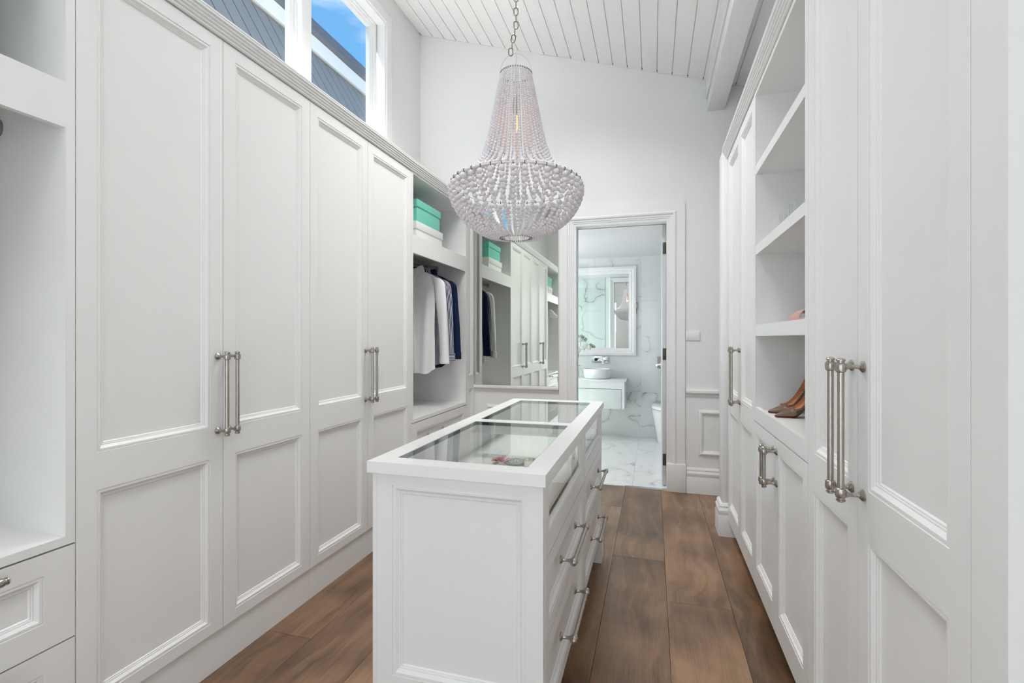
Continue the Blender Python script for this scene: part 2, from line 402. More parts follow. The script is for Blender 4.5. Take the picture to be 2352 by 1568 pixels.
# ------------------------------------------------------------------ floor
fl = struct(bpy.data.objects.new('floor', None)); C.objects.link(fl)
tag(fl, 'wide brown oak plank floor running towards the doorway', 'floor')
box('subfloor', 'dark', fl, XW, XE, YR, 4.40, -0.06, -0.022)
PW = 0.2935; G = 0.0006
joints = {}
xs0 = -0.228
rows = []
k0 = -7
for r in range(k0, 4):
    x0 = xs0 + r * PW
    rows.append((r, max(x0, XW), min(x0 + PW, XE)))
fixed = {0: [2.928, 0.95, -0.9], 1: [2.487, 0.55], -1: [3.787, 1.75, -0.3], 2: [3.62, 1.5, -0.6]}
for r, a, b_ in rows:
    if b_ - a < 0.01: continue
    cuts = sorted([YR, 4.345] + fixed.get(r, [YR + 0.7 + (r * 0.77) % 1.5, YR + 2.7 + (r * 0.77) % 1.5, YR + 4.7 + (r * 0.77) % 1.1]))
    for y0, y1 in zip(cuts, cuts[1:]):
        cx, cy = (a + b_) / 2, (y0 + y1) / 2
        hw, hl = (b_ - a) / 2 - G, (y1 - y0) / 2 - G
        mb = MB().box(-hw, hw, -hl, hl, -0.02, 0)
        me = mb.mesh('plank', bevel=0.0008, smooth=0); me.materials.append(M['oak'])
        link('plank', me, fl, (cx, cy, 0))

# ------------------------------------------------------------------ walls
def wall(name, label, m='wall'):
    o = struct(bpy.data.objects.new(name, None)); C.objects.link(o); return o
# left wall with the clerestory opening
WZ0, WZ1 = 2.72, 3.93
WY0, WY1 = 0.70, 3.62
mb = MB()
mb.box(XW - 0.16, XW, YR, YB + 0.12, -0.06, WZ0)
mb.box(XW - 0.16, XW, YR, YB + 0.12, WZ1, 4.6)
mb.box(XW - 0.16, XW, YR, WY0, WZ0, WZ1)
mb.box(XW - 0.16, XW, WY1, YB + 0.12, WZ0, WZ1)
struct(mb.build('wall_left', 'wall'))
# back wall with the doorway
mb = MB()
mb.box(XW, DO0 - 0.02, YB, YB + 0.12, -0.06, 4.6)
mb.box(DO1 + 0.02, XE + 0.3, YB, YB + 0.12, -0.06, 4.6)
mb.box(DO0 - 0.02, DO1 + 0.02, YB, YB + 0.12, DOH + 0.02, 4.6)
struct(mb.build('wall_back', 'wall'))
# right wall behind the cabinets, and its nearer run beside the camera
struct(MB().box(XE, XE + 0.15, 0.70, YB, -0.06, 3.6).build('wall_right', 'wall'))
struct(MB().box(0.53, XE + 0.15, YR, 0.80, -0.06, 3.6).build('wall_right_near', 'wall'))
# wall behind the camera with openings added for the fill lamps
mb = MB()
mb.box(XW, -1.58, YR - 0.15, YR, -0.06, 4.6); mb.box(-1.04, -0.45, YR - 0.15, YR, -0.06, 4.6); mb.box(-1.58, -1.04, YR - 0.15, YR, -0.06, 0.2); mb.box(-1.58, -1.04, YR - 0.15, YR, 2.4, 4.6); mb.box(0.49, XE, YR - 0.15, YR, -0.06, 4.6); mb.box(-0.45, 0.49, YR - 0.15, YR, 2.34, 4.6)
struct(mb.build('wall_rear', 'wall'))
dr = struct(bpy.data.objects.new('added_rear_door', None)); C.objects.link(dr); dr.location = (0.02, YR, 0)  # unseen glazed door, added to go with the rear fill lamp
mb = MB(); mb.box(-0.45, 0.49, YR - 0.06, YR - 0.01, 0, 0.08); mb.box(-0.45, 0.49, YR - 0.06, YR - 0.01, 2.28, 2.34)
mb.box(-0.45, -0.41, YR - 0.06, YR - 0.01, 0.08, 2.28); mb.box(0.45, 0.49, YR - 0.06, YR - 0.01, 0.08, 2.28)
mb.build('door_frame', 'trim', dr)
MB().box(-0.41, 0.45, YR - 0.045, YR - 0.040, 0.08, 2.28).build('pane', 'glass', dr)
rw = struct(bpy.data.objects.new('added_rear_window', None)); C.objects.link(rw); rw.location = (-1.31, YR, 0.2)  # unseen window, added to go with the second rear fill lamp
MB().frame(T((0, YR - 0.06, 0), (1, 0, 0), (0, 0, 1), (0, 1, 0)), -1.58, -1.04, 0.2, 2.4, [(0, 0), (0, 0.05), (0.035, 0.05), (0.035, 0)]).build('window_frame', 'trim', rw, smooth=0)
MB().box(-1.545, -1.075, YR - 0.045, YR - 0.040, 0.235, 2.365).build('pane', 'glass', rw)

# ------------------------------------------------------------------ ceiling boards (sloping down to the right)
cl = struct(bpy.data.objects.new('ceiling', None)); C.objects.link(cl)
L = math.sqrt(1 + SLOPE ** 2)
BW = 0.1222
xj = 0.643 + 3 * BW
SKY = [(-0.85, 1.55), (2.32, 3.12)]
slots = []
while xj > XW - 0.1:
    slots.append((max(xj - BW, XW), min(xj, XE))); xj -= BW
sk = [s_ for s_ in slots if SKC - 0.62 < (s_[0] + s_[1]) / 2 < SKC + 0.62]
SKX0, SKX1 = min(s_[0] for s_ in sk), max(s_[1] for s_ in sk)
def cbox(mb, x0, x1, y0, y1, d0, d1):
    mb.prism([(x0, ceil_z(x0) + d0), (x1, ceil_z(x1) + d0), (x1, ceil_z(x1) + d1), (x0, ceil_z(x0) + d1)], y0, y1, T((0, 0, 0), (1, 0, 0), (0, 0, 1), (0, 1, 0)))
    return mb
for a, b_ in slots:
    if b_ - a < 0.02: continue
    spans = [(YR, YB - 0.002)]
    if (a, b_) in sk: spans = [(YR, SKY[0][0]), (SKY[0][1], SKY[1][0]), (SKY[1][1], YB - 0.002)]
    for y0, y1 in spans:
        cbox(MB(), a + 0.0035, b_ - 0.0035, y0, y1, 0.0, 0.014).build('ceiling_board', 'ceiling', cl, at=((a + b_) / 2, (y0 + y1) / 2, ceil_z((a + b_) / 2)), smooth=0)
mb = MB()
for (x0, x1, y0, y1) in ((XW - 0.16, SKX0, YR, YB - 0.03), (SKX1, XE + 0.2, YR, YB - 0.03), (SKX0, SKX1, YR, SKY[0][0]), (SKX0, SKX1, SKY[0][1], SKY[1][0]), (SKX0, SKX1, SKY[1][1], YB - 0.03)):
    cbox(mb, x0, x1, y0, y1, 0.007, 0.10)
mb.build('backing', 'ceiling', cl, smooth=0)
cbox(MB(), XW, XE, YB - 0.03, YB - 0.001, 0.013, 0.06).build('gap_shade_strip', 'dark', cl, smooth=0)  # near-black strip painted in for the shade at the open groove ends
for SKY0, SKY1 in SKY:  # unseen skylights with closed lids, added to house the overhead fill lamps
    mb = MB(); cbox(mb, SKX0 - 0.02, SKX0 + 0.015, SKY0, SKY1, -0.01, 0.12); cbox(mb, SKX1 - 0.015, SKX1 + 0.02, SKY0, SKY1, -0.01, 0.12)
    cbox(mb, SKX0, SKX1, SKY0 - 0.02, SKY0 + 0.015, -0.01, 0.12); cbox(mb, SKX0, SKX1, SKY1 - 0.015, SKY1 + 0.02, -0.01, 0.12)
    mb.build('added_skylight_frame', 'trim', cl, smooth=0)
    cbox(MB(), SKX0 - 0.2, SKX1 + 0.2, SKY0 - 0.2, SKY1 + 0.2, 0.121, 0.16).build('added_skylight_lid', 'trim', cl, smooth=0)
# beam under the ceiling, right-hand side
mb = MB(); mb.box(0.430, 0.560, YR, YB, 3.155, 3.45); mb.box(0.418, 0.430, YR, YB, 3.26, 3.45)
o = struct(mb.build('trim_beam', 'trim', None, bevel=0.002)); tag(o, 'white boxed beam running along the sloping ceiling', 'beam')

# ------------------------------------------------------------------ clerestory windows
def window(name, y0, y1):
    w = struct(bpy.data.objects.new(name, None)); C.objects.link(w); w.location = (XW, (y0 + y1) / 2, WZ0)
    t = T((XW - 0.10, 0, 0), (0, 1, 0), (0, 0, 1), (1, 0, 0))
    mb = MB().frame(t, y0 - 0.055, y1 + 0.055, WZ0 + 0.0, 3.935, [(0, 0.0), (0, 0.045), (0.022, 0.045), (0.022, 0.030), (0.036, 0.030), (0.036, 0.018), (0.055, 0.014), (0.055, -0.02), (0.04, -0.03), (0.0, -0.03)])
    mb.build('window_frame', 'trim', w, smooth=0)
    MB().box(XW - 0.105, XW - 0.099, y0, y1, WZ0 + 0.05, 3.89).build('pane', 'glass', w, smooth=0)
window('window_1', 2.80, 3.545)
window('window_2', 1.66, 2.62)
window('window_3', 0.76, 1.48)
o = struct(bpy.data.objects.new('trim_windows', None)); C.objects.link(o); o.location = (XW, 2.2, WZ0)
MB().box(XW - 0.10, XW - 0.02, 2.665, 2.752, WZ0, 3.94).build('mullion', 'trim', o, bevel=0.002)
MB().box(XW - 0.10, XW - 0.02, 1.525, 1.612, WZ0, 3.94).build('mullion', 'trim', o, bevel=0.002)
t = T((XW, 0, 0), (0, 1, 0), (0, 0, 1), (1, 0, 0))
mb = MB().frame(t, WY0 - 0.13, WY1 + 0.13, WZ0 - 0.13, WZ1 + 0.13, [(0, 0), (0, 0.012), (0.012, 0.016), (0.03, 0.018), (0.034, 0.024), (0.11, 0.024), (0.116, 0.018), (0.131, 0.016), (0.131, -0.06)])
mb.build('architrave', 'trim', o, smooth=0)

# ------------------------------------------------------------------ door linings, architraves, skirting, dado
ar = struct(bpy.data.objects.new('trim_doorway', None)); C.objects.link(ar); ar.location = ((DO0 + DO1) / 2, YB, 0)
mb = MB(); mb.box(DO0 - 0.02, DO0, YB - 0.005, YB + 0.125, 0, DOH + 0.02); mb.box(DO1, DO1 + 0.02, YB - 0.005, YB + 0.125, 0, DOH + 0.02); mb.box(DO0, DO1, YB - 0.005, YB + 0.125, DOH, DOH + 0.02)
mb.build('jamb_lining', 'trim', ar, smooth=0)
AP = [(0, 0.0), (0, 0.020), (0.068, 0.020), (0.070, 0.026), (0.080, 0.032), (0.092, 0.030), (0.100, 0.022), (0.112, 0.020), (0.114, 0.016), (0.126, 0.014), (0.128, 0.010), (0.140, 0.009), (0.148, 0.008), (0.148, 0.0)]
def architrave(parent, y, s):
    """three mitred sides round the opening; profile runs from the outside edge inwards"""
    W = 0.148
    rs = []
    for i, w in AP:
        d = W - i
        p = [(DO0 - d + 0.005, 0.0), (DO0 - d + 0.005, DOH + d - 0.005), (DO1 + d - 0.005, DOH + d - 0.005), (DO1 + d - 0.005, 0.0)]
        rs.append([Vector((x, y - s * w, z)) for x, z in p])
    return MB().rings(rs, False).build('architrave', 'trim', parent, smooth=0)
architrave(ar, YB, 1); architrave(ar, YB + 0.12, -1)
for x0, x1 in ((DO0 - 0.150, DO0 + 0.002), (DO1 - 0.002, DO1 + 0.150)):
    MB().box(x0, x1, YB - 0.034, YB - 0.0005, 0, 0.236).build('plinth_block', 'trim', ar, bevel=0.003)
MB().box(DO0, DO1, YB + 0.02, YB + 0.05, -0.02, 0.002).build('threshold_strip', 'chrome', ar)
SK = [(0.0, 0.0), (0.024, 0.0), (0.024, 0.125), (0.020, 0.135), (0.020, 0.143), (0.024, 0.152), (0.023, 0.168), (0.016, 0.178), (0.014, 0.186), (0.016, 0.192), (0.012, 0.204), (0.006, 0.210), (0.0, 0.210)]
DADO = [(0.0, 0.0), (0.006, 0.0), (0.010, 0.010), (0.010, 0.016), (0.020, 0.024), (0.026, 0.034), (0.026, 0.052), (0.022, 0.058), (0.0, 0.058)]
def run_x(prof, x0, x1, y, z): return MB().prism(prof, x0, x1, T((0, y, z), (0, -1, 0), (0, 0, 1), (1, 0, 0)))
struct(run_x(SK, DO1 + 0.152, XE, YB, 0).build('baseboard_back', 'trim', None, smooth=30))
struct(run_x(SK, XL - 0.1, DO0 - 0.152, YB, 0).build('baseboard_back_left', 'trim', None, smooth=30))
struct(run_x(DADO, DO1 + 0.150, XE, YB, 0.800).build('trim_dado_right', 'trim', None, smooth=30))
struct(run_x(DADO, XL - 0.1, DO0 - 0.150, YB, 0.793).build('trim_dado_left', 'trim', None, smooth=30))
WAIN = [(0, 0), (0.004, 0.008), (0.010, 0.010), (0.016, 0.018), (0.024, 0.018), (0.030, 0.010), (0.034, 0.010), (0.038, 0.004), (0.042, 0)]
tb = T((0, YB, 0), (1, 0, 0), (0, 0, 1), (0, -1, 0))
struct(MB().frame(tb, 0.361, 0.86, 0.312, 0.691, WAIN).build('trim_wainscot_right', 'trim', None, smooth=30))
struct(MB().frame(tb, -1.496, -0.935, 0.31, 0.668, WAIN).build('trim_wainscot_left', 'trim', None, smooth=30))
# nib wall that ends the right-hand run, with its own skirting
struct(MB().box(0.432, XE, 3.425, 3.56, 0, 2.50).build('wall_nib', 'trim', None, bevel=0.003))
rs = []
for w, z in SK:
    rs.append([Vector((XE, 3.425 - w, z)), Vector((0.432 - w, 3.425 - w, z)), Vector((0.432 - w, 3.56 + w, z)), Vector((XE, 3.56 + w, z))])
struct(MB().rings(rs, False).build('baseboard_nib', 'trim', None, smooth=30))
# light switch
sw = thing('light_switch', 'white light switch plate on the wall right of the bathroom doorway', 'switch', (0.317, YB, 1.268))
MB().box(0.259, 0.374, YB - 0.010, YB, 1.268, 1.343).build('plate', 'trim', sw, bevel=0.003)
MB().box(0.275, 0.300, YB - 0.014, YB - 0.010, 1.288, 1.322).build('rocker', 'trim', sw, bevel=0.001)
# wall mirror
MB().box(XL + 0.004, DO0 - 0.156, YB - 0.012, YB - 0.001, 0.8525, 2.47).build('wall_mirror', 'mirror', None, smooth=0)
tag(bpy.data.objects['wall_mirror'], 'tall frameless wall mirror above the dado rail, left of the doorway', 'mirror')

# ------------------------------------------------------------------ cabinetry
TL = T((XL, 0, 0), (0, 1, 0), (0, 0, 1), (1, 0, 0))     # left run: u = y, v = z, w towards the room
TR = T((XR, 0, 0), (0, 1, 0), (0, 0, 1), (-1, 0, 0))    # right run
DP = [(-0.003, -0.0030), (0.0002, -0.0030), (0.0045, -0.0012), (0.010, -0.0016), (0.014, -0.0052), (0.018, -0.0086), (0.0215, -0.0092), (0.022, -0.0112), (0.026, -0.0118), (0.029, -0.0150)]
def front(name, parent, t, u0, u1, v0, v1, panels, su, th=0.020, g=0.0014, m='lacquer', prof=DP):
    """door or drawer front: stiles and rails with sunk moulded panels"""
    u0 += g; u1 -= g; v0 += g; v1 -= g
    mb = MB()
    if panels:
        pu0, pu1 = u0 + su, u1 - su
        mb.box(u0, pu0, v0, v1, -th, 0, t); mb.box(pu1, u1, v0, v1, -th, 0, t)
        cuts = [v0] + [z for p in sorted(panels) for z in p] + [v1]
        for a, b_ in zip(cuts[::2], cuts[1::2]): mb.box(pu0, pu1, a, b_, -th, 0, t)
    else: mb.box(u0, u1, v0, v1, -th, 0, t)
    d = mb.build(name, m, parent, smooth=0)
    for a, b_ in panels:
        MB().panel(t, u0 + su, u1 - su, a, b_, prof).build('panel', m, d, smooth=25)
    return d
def handle(parent, t, u, v, ln, axis='v', out=0.046, s=1.0):
    """bar pull: two flanged posts, collars, end caps and a round bar"""
    mb = MB(); A = t.v if axis == 'v' else t.u
    r = 0.0072 * s
    for q in (-1, 1):
        p = t(u, v, 0) + A * (q * ln / 2)
        mb.lathe(p, t.w, [(0.0135 * s, 0.0), (0.0135 * s, 0.003), (0.011 * s, 0.0055), (0.006 * s, 0.010), (0.0048 * s, 0.018), (0.0052 * s, 0.028), (0.0075 * s, 0.034), (0.0075 * s, out)], 14)
        c = t(u, v, out) + A * (q * ln / 2)
        mb.lathe(c, A * q, [(0.0078 * s, -0.014 * s), (0.0108 * s, -0.012 * s), (0.0118 * s, -0.006 * s), (0.0118 * s, 0.003 * s), (0.0100 * s, 0.008 * s), (0.0080 * s, 0.009 * s), (0.0080 * s, 0.012 * s), (0.0100 * s, 0.013 * s), (0.0100 * s, 0.0155 * s), (0.0060 * s, 0.019 * s), (0.001, 0.020 * s)], 18)
    c0 = t(u, v, out) - A * (ln / 2); mb.lathe(c0, A, [(r, 0.004), (r, ln - 0.004)], 18)
    h = mb.build('handle', 'nickel', parent, smooth=35); return h
CT = 2.450
PB, PM0, PM1, PT = 0.196, 0.822, 0.936, 2.392
def tall_doors(unit, t, splits, vb, pb, su=0.055, hz=(0.926, 1.213), hoff=0.024):
    ds = []
    for a, b_ in zip(splits, splits[1:]): ds.append(front('door', unit, t, a, b_, vb, CT - 0.003, [(pb, PM0), (PM1, PT)], su))
    mid = splits[1]
    for d, s in zip(ds, (-1, 1)): handle(d, t, mid + s * hoff, sum(hz) / 2, hz[1] - hz[0])
    return ds
def left_wardrobe(y0, ym, y1, label):
    w = thing('wardrobe', label, 'wardrobe', (XL, (y0 + y1) / 2, 0), 'white wardrobes along the left wall')
    MB().box(XW + 0.002, XL - 0.021, y0 + 0.001, y1 - 0.001, 0.15, CT).build('body', 'lacquer', w, smooth=0)
    MB().box(XW + 0.05, XL - 0.008, y0 + 0.001, y1 - 0.001, 0.0, 0.149).build('plinth', 'lacquer', w, smooth=0)
    tall_doors(w, TL, [y0, ym, y1], 0.152, PB)
left_wardrobe(1.003, 1.508, 2.009, 'white two-door wardrobe on the left, nearest the camera, beside the open bay')
left_wardrobe(2.009, 2.512, 3.050, 'white two-door wardrobe on the left, next to the bay with hanging shirts')

def open_bay(y0, y1, label, far):
    """niche with hanging rail, deep shelf and two drawers under it"""
    w = thing('open_wardrobe', label, 'wardrobe', (XL, (y0 + y1) / 2, 0), 'open wardrobe bays along the left wall')
    j = 0.025
    mb = MB(); mb.box(XW + 0.002, XL, y0 + 0.001, y0 + j, 0.690, CT); mb.build('side_panel', 'lacquer', w, smooth=0)
    mb = MB(); mb.box(XW + 0.002, XL, y1 - j, y1 - 0.001, 0.690, CT); mb.build('side_panel', 'lacquer', w, smooth=0)
    MB().box(XW + 0.002, XW + 0.016, y0 + j, y1 - j, 0.15, CT).build('back_panel', 'lacquer', w, smooth=0)
    MB().box(XW + 0.016, XL, y0 + j, y1 - j, CT - 0.012, CT).build('top_panel', 'lacquer', w, smooth=0)
    mb = MB(); mb.box(XW + 0.016, XL, y0 + j, y1 - j, 1.985, 2.015); mb.box(XL - 0.02, XL, y0 + j, y1 - j, 1.885, 1.985); mb.box(XW + 0.016, XL - 0.02, y0 + j, y1 - j, 1.975, 1.985)
    mb.build('shelf', 'lacquer', w, smooth=0)
    MB().box(XW + 0.016, XL, y0 + j, y1 - j, 0.690, 0.715).build('base_shelf', 'lacquer', w, smooth=0)
    MB().box(XW + 0.05, XL - 0.008, y0 + 0.001, y1 - 0.001, 0.0, 0.149).build('plinth', 'lacquer', w, smooth=0)
    MB().box(XW + 0.016, XL - 0.030, y0 + 0.001, y1 - 0.001, 0.15, 0.686).build('drawer_box', 'dark', w, smooth=0)
    for v0, v1 in ((0.418, 0.686), (0.152, 0.416)):
        d = front('drawer', w, TL, y0 + 0.001, y1, v0, v1, [(v0 + 0.075, v1 - 0.06)], 0.075)
        handle(d, TL, 3.44 if far else 0.478, (v0 + v1) / 2 + 0.014 if far else v1 - 0.018, 0.272 if far else 0.66, 'h')
    # chrome hanging rail with oval end sockets
    mb = MB(); x, z = -1.90, 1.918
    rs = []
    for y in (y0 + j + 0.001, y1 - j - 0.001):
        rs.append([Vector((x + 0.008 * math.cos(a), y, z + 0.016 * math.sin(a))) for a in [2 * math.pi * i / 20 for i in range(20)]])
    mb.rings(rs, True, True, True)
    for y, s in ((y0 + j, 1), (y1 - j, -1)):
        rs = []
        for dy, k in ((0, 1.0), (0.010 * s, 1.0), (0.012 * s, 0.85)):
            rs.append([Vector((x + 0.017 * k * math.cos(a), y + dy, z + 0.026 * k * math.sin(a))) for a in [2 * math.pi * i / 20 for i in range(20)]])
        mb.rings(rs, True, True, True)
    mb.build('hanging_rail', 'steel', w, smooth=35)
    return w
open_bay(3.050, 4.097, 'open white wardrobe bay at the far left holding shirts and boxes', True)
open_bay(-0.045, 1.003, 'open white wardrobe bay at the left edge with drawers below', False)
# narrow panelled filler between the far bay and the back wall
fp = thing('filler_panel', 'narrow white panelled filler between the shirt bay and the mirror', 'panel', (XL, 4.195, 0))
front('face', fp, TL, 4.098, 4.296, 0.0, CT - 0.003, [(PB, PM0), (PM1, PT)], 0.045)
# reeded cornice along both runs
def cornice(name, t, u0, u1, z, label):
    prof = [(-0.03, 0), (0.004, 0)]
    for i in range(5):
        a = z_ = i * 0.0115
        w = 0.006 + i * 0.0058
        prof += [(w, z_ + 0.001), (w + 0.004, z_ + 0.004), (w + 0.004, z_ + 0.009), (w + 0.001, z_ + 0.0108)]
    prof += [(0.034, 0.060), (0.034, 0.066), (-0.03, 0.066)]
    rs = [[t(u, z + b_, a) for a, b_ in prof] for u in (u0, u1)]
    o = struct(MB().rings(rs, True, True, True).build(name, 'lacquer', None, smooth=20)); tag(o, label, 'cornice')
cornice('trim_cornice_left', TL, -0.045, 4.298, CT + 0.001, 'reeded white cornice along the top of the left wardrobes')
MB().box(XW + 0.002, XL - 0.032, -0.045, 4.298, CT + 0.002, CT + 0.055).build('trim_cabinet_top', 'lacquer', None, smooth=0)
struct(bpy.data.objects['trim_cabinet_top'])

# right-hand run
def right_body(w, y0, y1):
    MB().box(XR + 0.021, XE - 0.002, y0 + 0.001, y1 - 0.001, 0.113, CT).build('body', 'lacquer', w, smooth=0)
    MB().box(XR + 0.09, XE - 0.002, y0 + 0.001, y1 - 0.001, 0.0, 0.112).build('plinth', 'lacquer', w, smooth=0)
w = thing('wardrobe', 'tall white two-door wardrobe on the right, beyond the shoe niche', 'wardrobe', (XR, 2.99, 0), 'white wardrobes along the right wall')
right_body(w, 2.560, 3.398); tall_doors(w, TR, [2.560, 2.965, 3.398], 0.113, 0.212, 0.050, (0.925, 1.216))
w = thing('wardrobe', 'tall white two-door wardrobe on the right, nearest the camera', 'wardrobe', (XR, 1.27, 0), 'white wardrobes along the right wall')
right_body(w, 0.822, 1.712); ds = tall_doors(w, TR, [0.905, 1.331, 1.712], 0.113, 0.212, 0.056, (0.920, 1.216), 0.034)
MB().box(0.824, 0.9045, 0.113, CT - 0.003, -0.02, 0.0, TR).build('end_stile', 'lacquer', w, smooth=0)
w = thing('shoe_cabinet', 'white shelving niche on the right with shoes above two low doors', 'cabinet', (XR, 2.136, 0))
y0, y1 = 1.712, 2.560
MB().box(XR, XE - 0.002, y0 + 0.001, 1.746, 0.892, CT).build('side_panel', 'lacquer', w, smooth=0)
MB().box(XR, XE - 0.002, 2.528, y1 - 0.001, 0.892, CT).build('side_panel', 'lacquer', w, smooth=0)
MB().box(XE - 0.02, XE - 0.002, 1.746, 2.528, 0.113, CT).build('back_panel', 'lacquer', w, smooth=0)
MB().box(XR, XE - 0.02, 1.746, 2.528, 2.428, CT).build('top_panel', 'lacquer', w, smooth=0)
for z0, z1 in ((2.055, 2.096), (1.676, 1.719), (1.293, 1.345)):
    MB().box(XR + 0.001, XE - 0.02, 1.746, 2.528, z0, z1).build('shelf', 'lacquer', w, smooth=0)
mb = MB(); mb.box(XR, XR + 0.02, 1.746, 2.528, 0.892, 0.958); mb.box(XR + 0.02, XE - 0.02, 1.746, 2.528, 0.892, 0.945); mb.build('base_shelf', 'lacquer', w, smooth=0)
MB().box(XR + 0.021, XE - 0.02, y0 + 0.001, y1 - 0.001, 0.113, 0.888).build('body', 'dark', w, smooth=0)
MB().box(XR + 0.09, XE - 0.002, y0 + 0.001, y1 - 0.001, 0.0, 0.112).build('plinth', 'lacquer', w, smooth=0)
da = front('door', w, TR, 1.712, 2.136, 0.113, 0.889, [(0.212, 0.836)], 0.052); handle(da, TR, 2.136 - 0.022, 0.776, 0.125)
db = front('door', w, TR, 2.136, 2.560, 0.113, 0.889, [(0.212, 0.836)], 0.052); handle(db, TR, 2.136 + 0.022, 0.776, 0.125)
cornice('trim_cornice_right', TR, 0.822, 3.424, CT + 0.001, 'reeded white cornice along the top of the right wardrobes')

# ------------------------------------------------------------------ island display table
IX0, IX1, IY0, IY1 = -0.825, -0.290, 1.310, 2.880
isl = thing('display_island', 'white island dresser with glass display top and six fronts', 'dresser', ((IX0 + IX1) / 2, (IY0 + IY1) / 2, 0))
TF = T((0, IY0, 0), (1, 0, 0), (0, 0, 1), (0, -1, 0))
TI = T((IX1, 0, 0), (0, 1, 0), (0, 0, 1), (1, 0, 0))
mb = MB()   # worktop frame with two openings
GX0, GX1 = -0.766, -0.347
zt0, zt1 = 0.876, 0.910
mb.box(-0.833, GX0, 1.290, 2.903, zt0, zt1); mb.box(GX1, -0.280, 1.290, 2.903, zt0, zt1)
mb.box(GX0, GX1, 1.290, 1.356, zt0, zt1); mb.box(GX0, GX1, 2.057, 2.118, zt0, zt1); mb.box(GX0, GX1, 2.826, 2.903, zt0, zt1)
mb.build('worktop', 'lacquer', isl, smooth=0)
for y0, y1 in ((1.356, 2.057), (2.118, 2.826)):
    g = MB().box(GX0 + 0.0015, GX1 - 0.0015, y0 + 0.0015, y1 - 0.0015, 0.901, 0.9085).build('glass_pane', 'table_glass', isl, smooth=0)
    mb = MB(); mb.frame(T((0, 0, 0.9), (1, 0, 0), (0, 1, 0), (0, 0, 1)), GX0, GX1, y0, y1, [(0.0002, -0.006), (0.0002, 0.0075), (0.0028, 0.0078), (0.0028, -0.006)])
    mb.build('glass_edge', 'glass_edge', g, smooth=0)
# carcass
FZ = 0.757
mb = MB()
mb.box(IX0, IX0 + 0.018, IY0 + 0.001, IY1, 0.15, zt0)                 # left side
mb.box(IX0 + 0.018, IX1 - 0.022, IY1 - 0.018, IY1, 0.15, zt0)         # far end
mb.box(IX0 + 0.018, IX1 - 0.022, IY0 + 0.022, IY0 + 0.034, 0.15, zt0) # near end lining
mb.box(IX0 + 0.018, IX1 - 0.022, IY0 + 0.034, IY1 - 0.018, FZ - 0.015, FZ)
mb.box(IX0 + 0.018, IX1 - 0.022, 2.062, 2.112, 0.856, zt0)
mb.box(IX1 - 0.040, IX1 - 0.022, IY0 + 0.034, IY1 - 0.018, 0.15, 0.70)
mb.build('body', 'lacquer', isl, smooth=0)
front('end_panel', isl, TF, -0.810, IX1, 0.15, zt0, [(0.262, 0.838)], 0.050, th=0.021, g=0.0012, prof=[(i * 1.05, w * 1.15) for i, w in DP])
MB().box(IX0, -0.8115, IY0 + 0.0, IY0 + 0.02, 0.15, zt0).build('corner_post', 'lacquer', isl, smooth=0)
MB().box(IX1 - 0.002, IX1, IY0 + 0.0008, IY1 - 0.0, zt0 - 0.004, zt0).build('top_rail', 'lacquer', isl, smooth=0)
mb = MB(); mb.box(-0.77, -0.36, IY0 + 0.07, IY1 - 0.05, 0, 0.149); mb.build('plinth', 'lacquer', isl, smooth=0)
for y0, y1 in ((1.286, 1.3095), (2.8805, 2.897)):
    mb = MB(); mb.prism([(IX0 - 0.009, 0), (-0.281, 0), (-0.281, 0.160), (-0.289, 0.170), (IX0 - 0.001, 0.170), (IX0 - 0.009, 0.160)], y0, y1, T((0, 0, 0), (1, 0, 0), (0, 0, 1), (0, 1, 0)))
    mb.build('skirting_board', 'lacquer', isl, smooth=0)
mb = MB(); mb.box(-0.345, -0.281, 2.80, 2.8795, 0, 0.149); mb.build('foot', 'lacquer', isl, smooth=0)
cols = ((IY0 + 0.021, 2.128), (2.130, IY1))
for (y0, y1), hy in zip(cols, (1.708, 2.515)):
    d = MB()   # glazed display front
    y0_, y1_ = y0 + 0.0014, y1 - 0.0014
    a0, a1, b0, b1 = y0_ + 0.052, y1_ - 0.055, 0.722, 0.858
    z0, z1 = 0.656, zt0 - 0.005
    d.box(y0_, a0, z0, z1, -0.02, 0, TI); d.box(a1, y1_, z0, z1, -0.02, 0, TI); d.box(a0, a1, z0, b0, -0.02, 0, TI); d.box(a0, a1, b1, z1, -0.02, 0, TI)
    dd = d.build('glazed_front', 'lacquer', isl, smooth=0)
    MB().frame(TI, a0, a1, b0, b1, [(-0.002, -0.003), (0.0002, -0.003), (0.006, -0.0015), (0.012, -0.006), (0.014, -0.011), (0.014, -0.016)]).build('bead_moulding', 'lacquer', dd, smooth=20)
    MB().box(a0 + 0.010, a1 - 0.010, b0 + 0.010, b1 - 0.010, -0.015, -0.011, TI).build('pane', 'table_glass', dd, smooth=0)
    if y0 < 2:
        MB().box(2.000, 2.028, 0.768, 0.812, -0.0108, -0.0085, TI).build('latch_plate', 'chrome', dd, bevel=0.001)
    for v0, v1 in ((0.418, 0.654), (0.152, 0.416)):
        q = front('drawer', isl, TI, y0, y1, v0, v1, [(v0 + 0.045, v1 - 0.045)], 0.050)
        handle(q, TI, hy, (v0 + v1) / 2 + 0.030 - (0.002 if v0 > 0.3 else 0.0), 0.300, 'h')

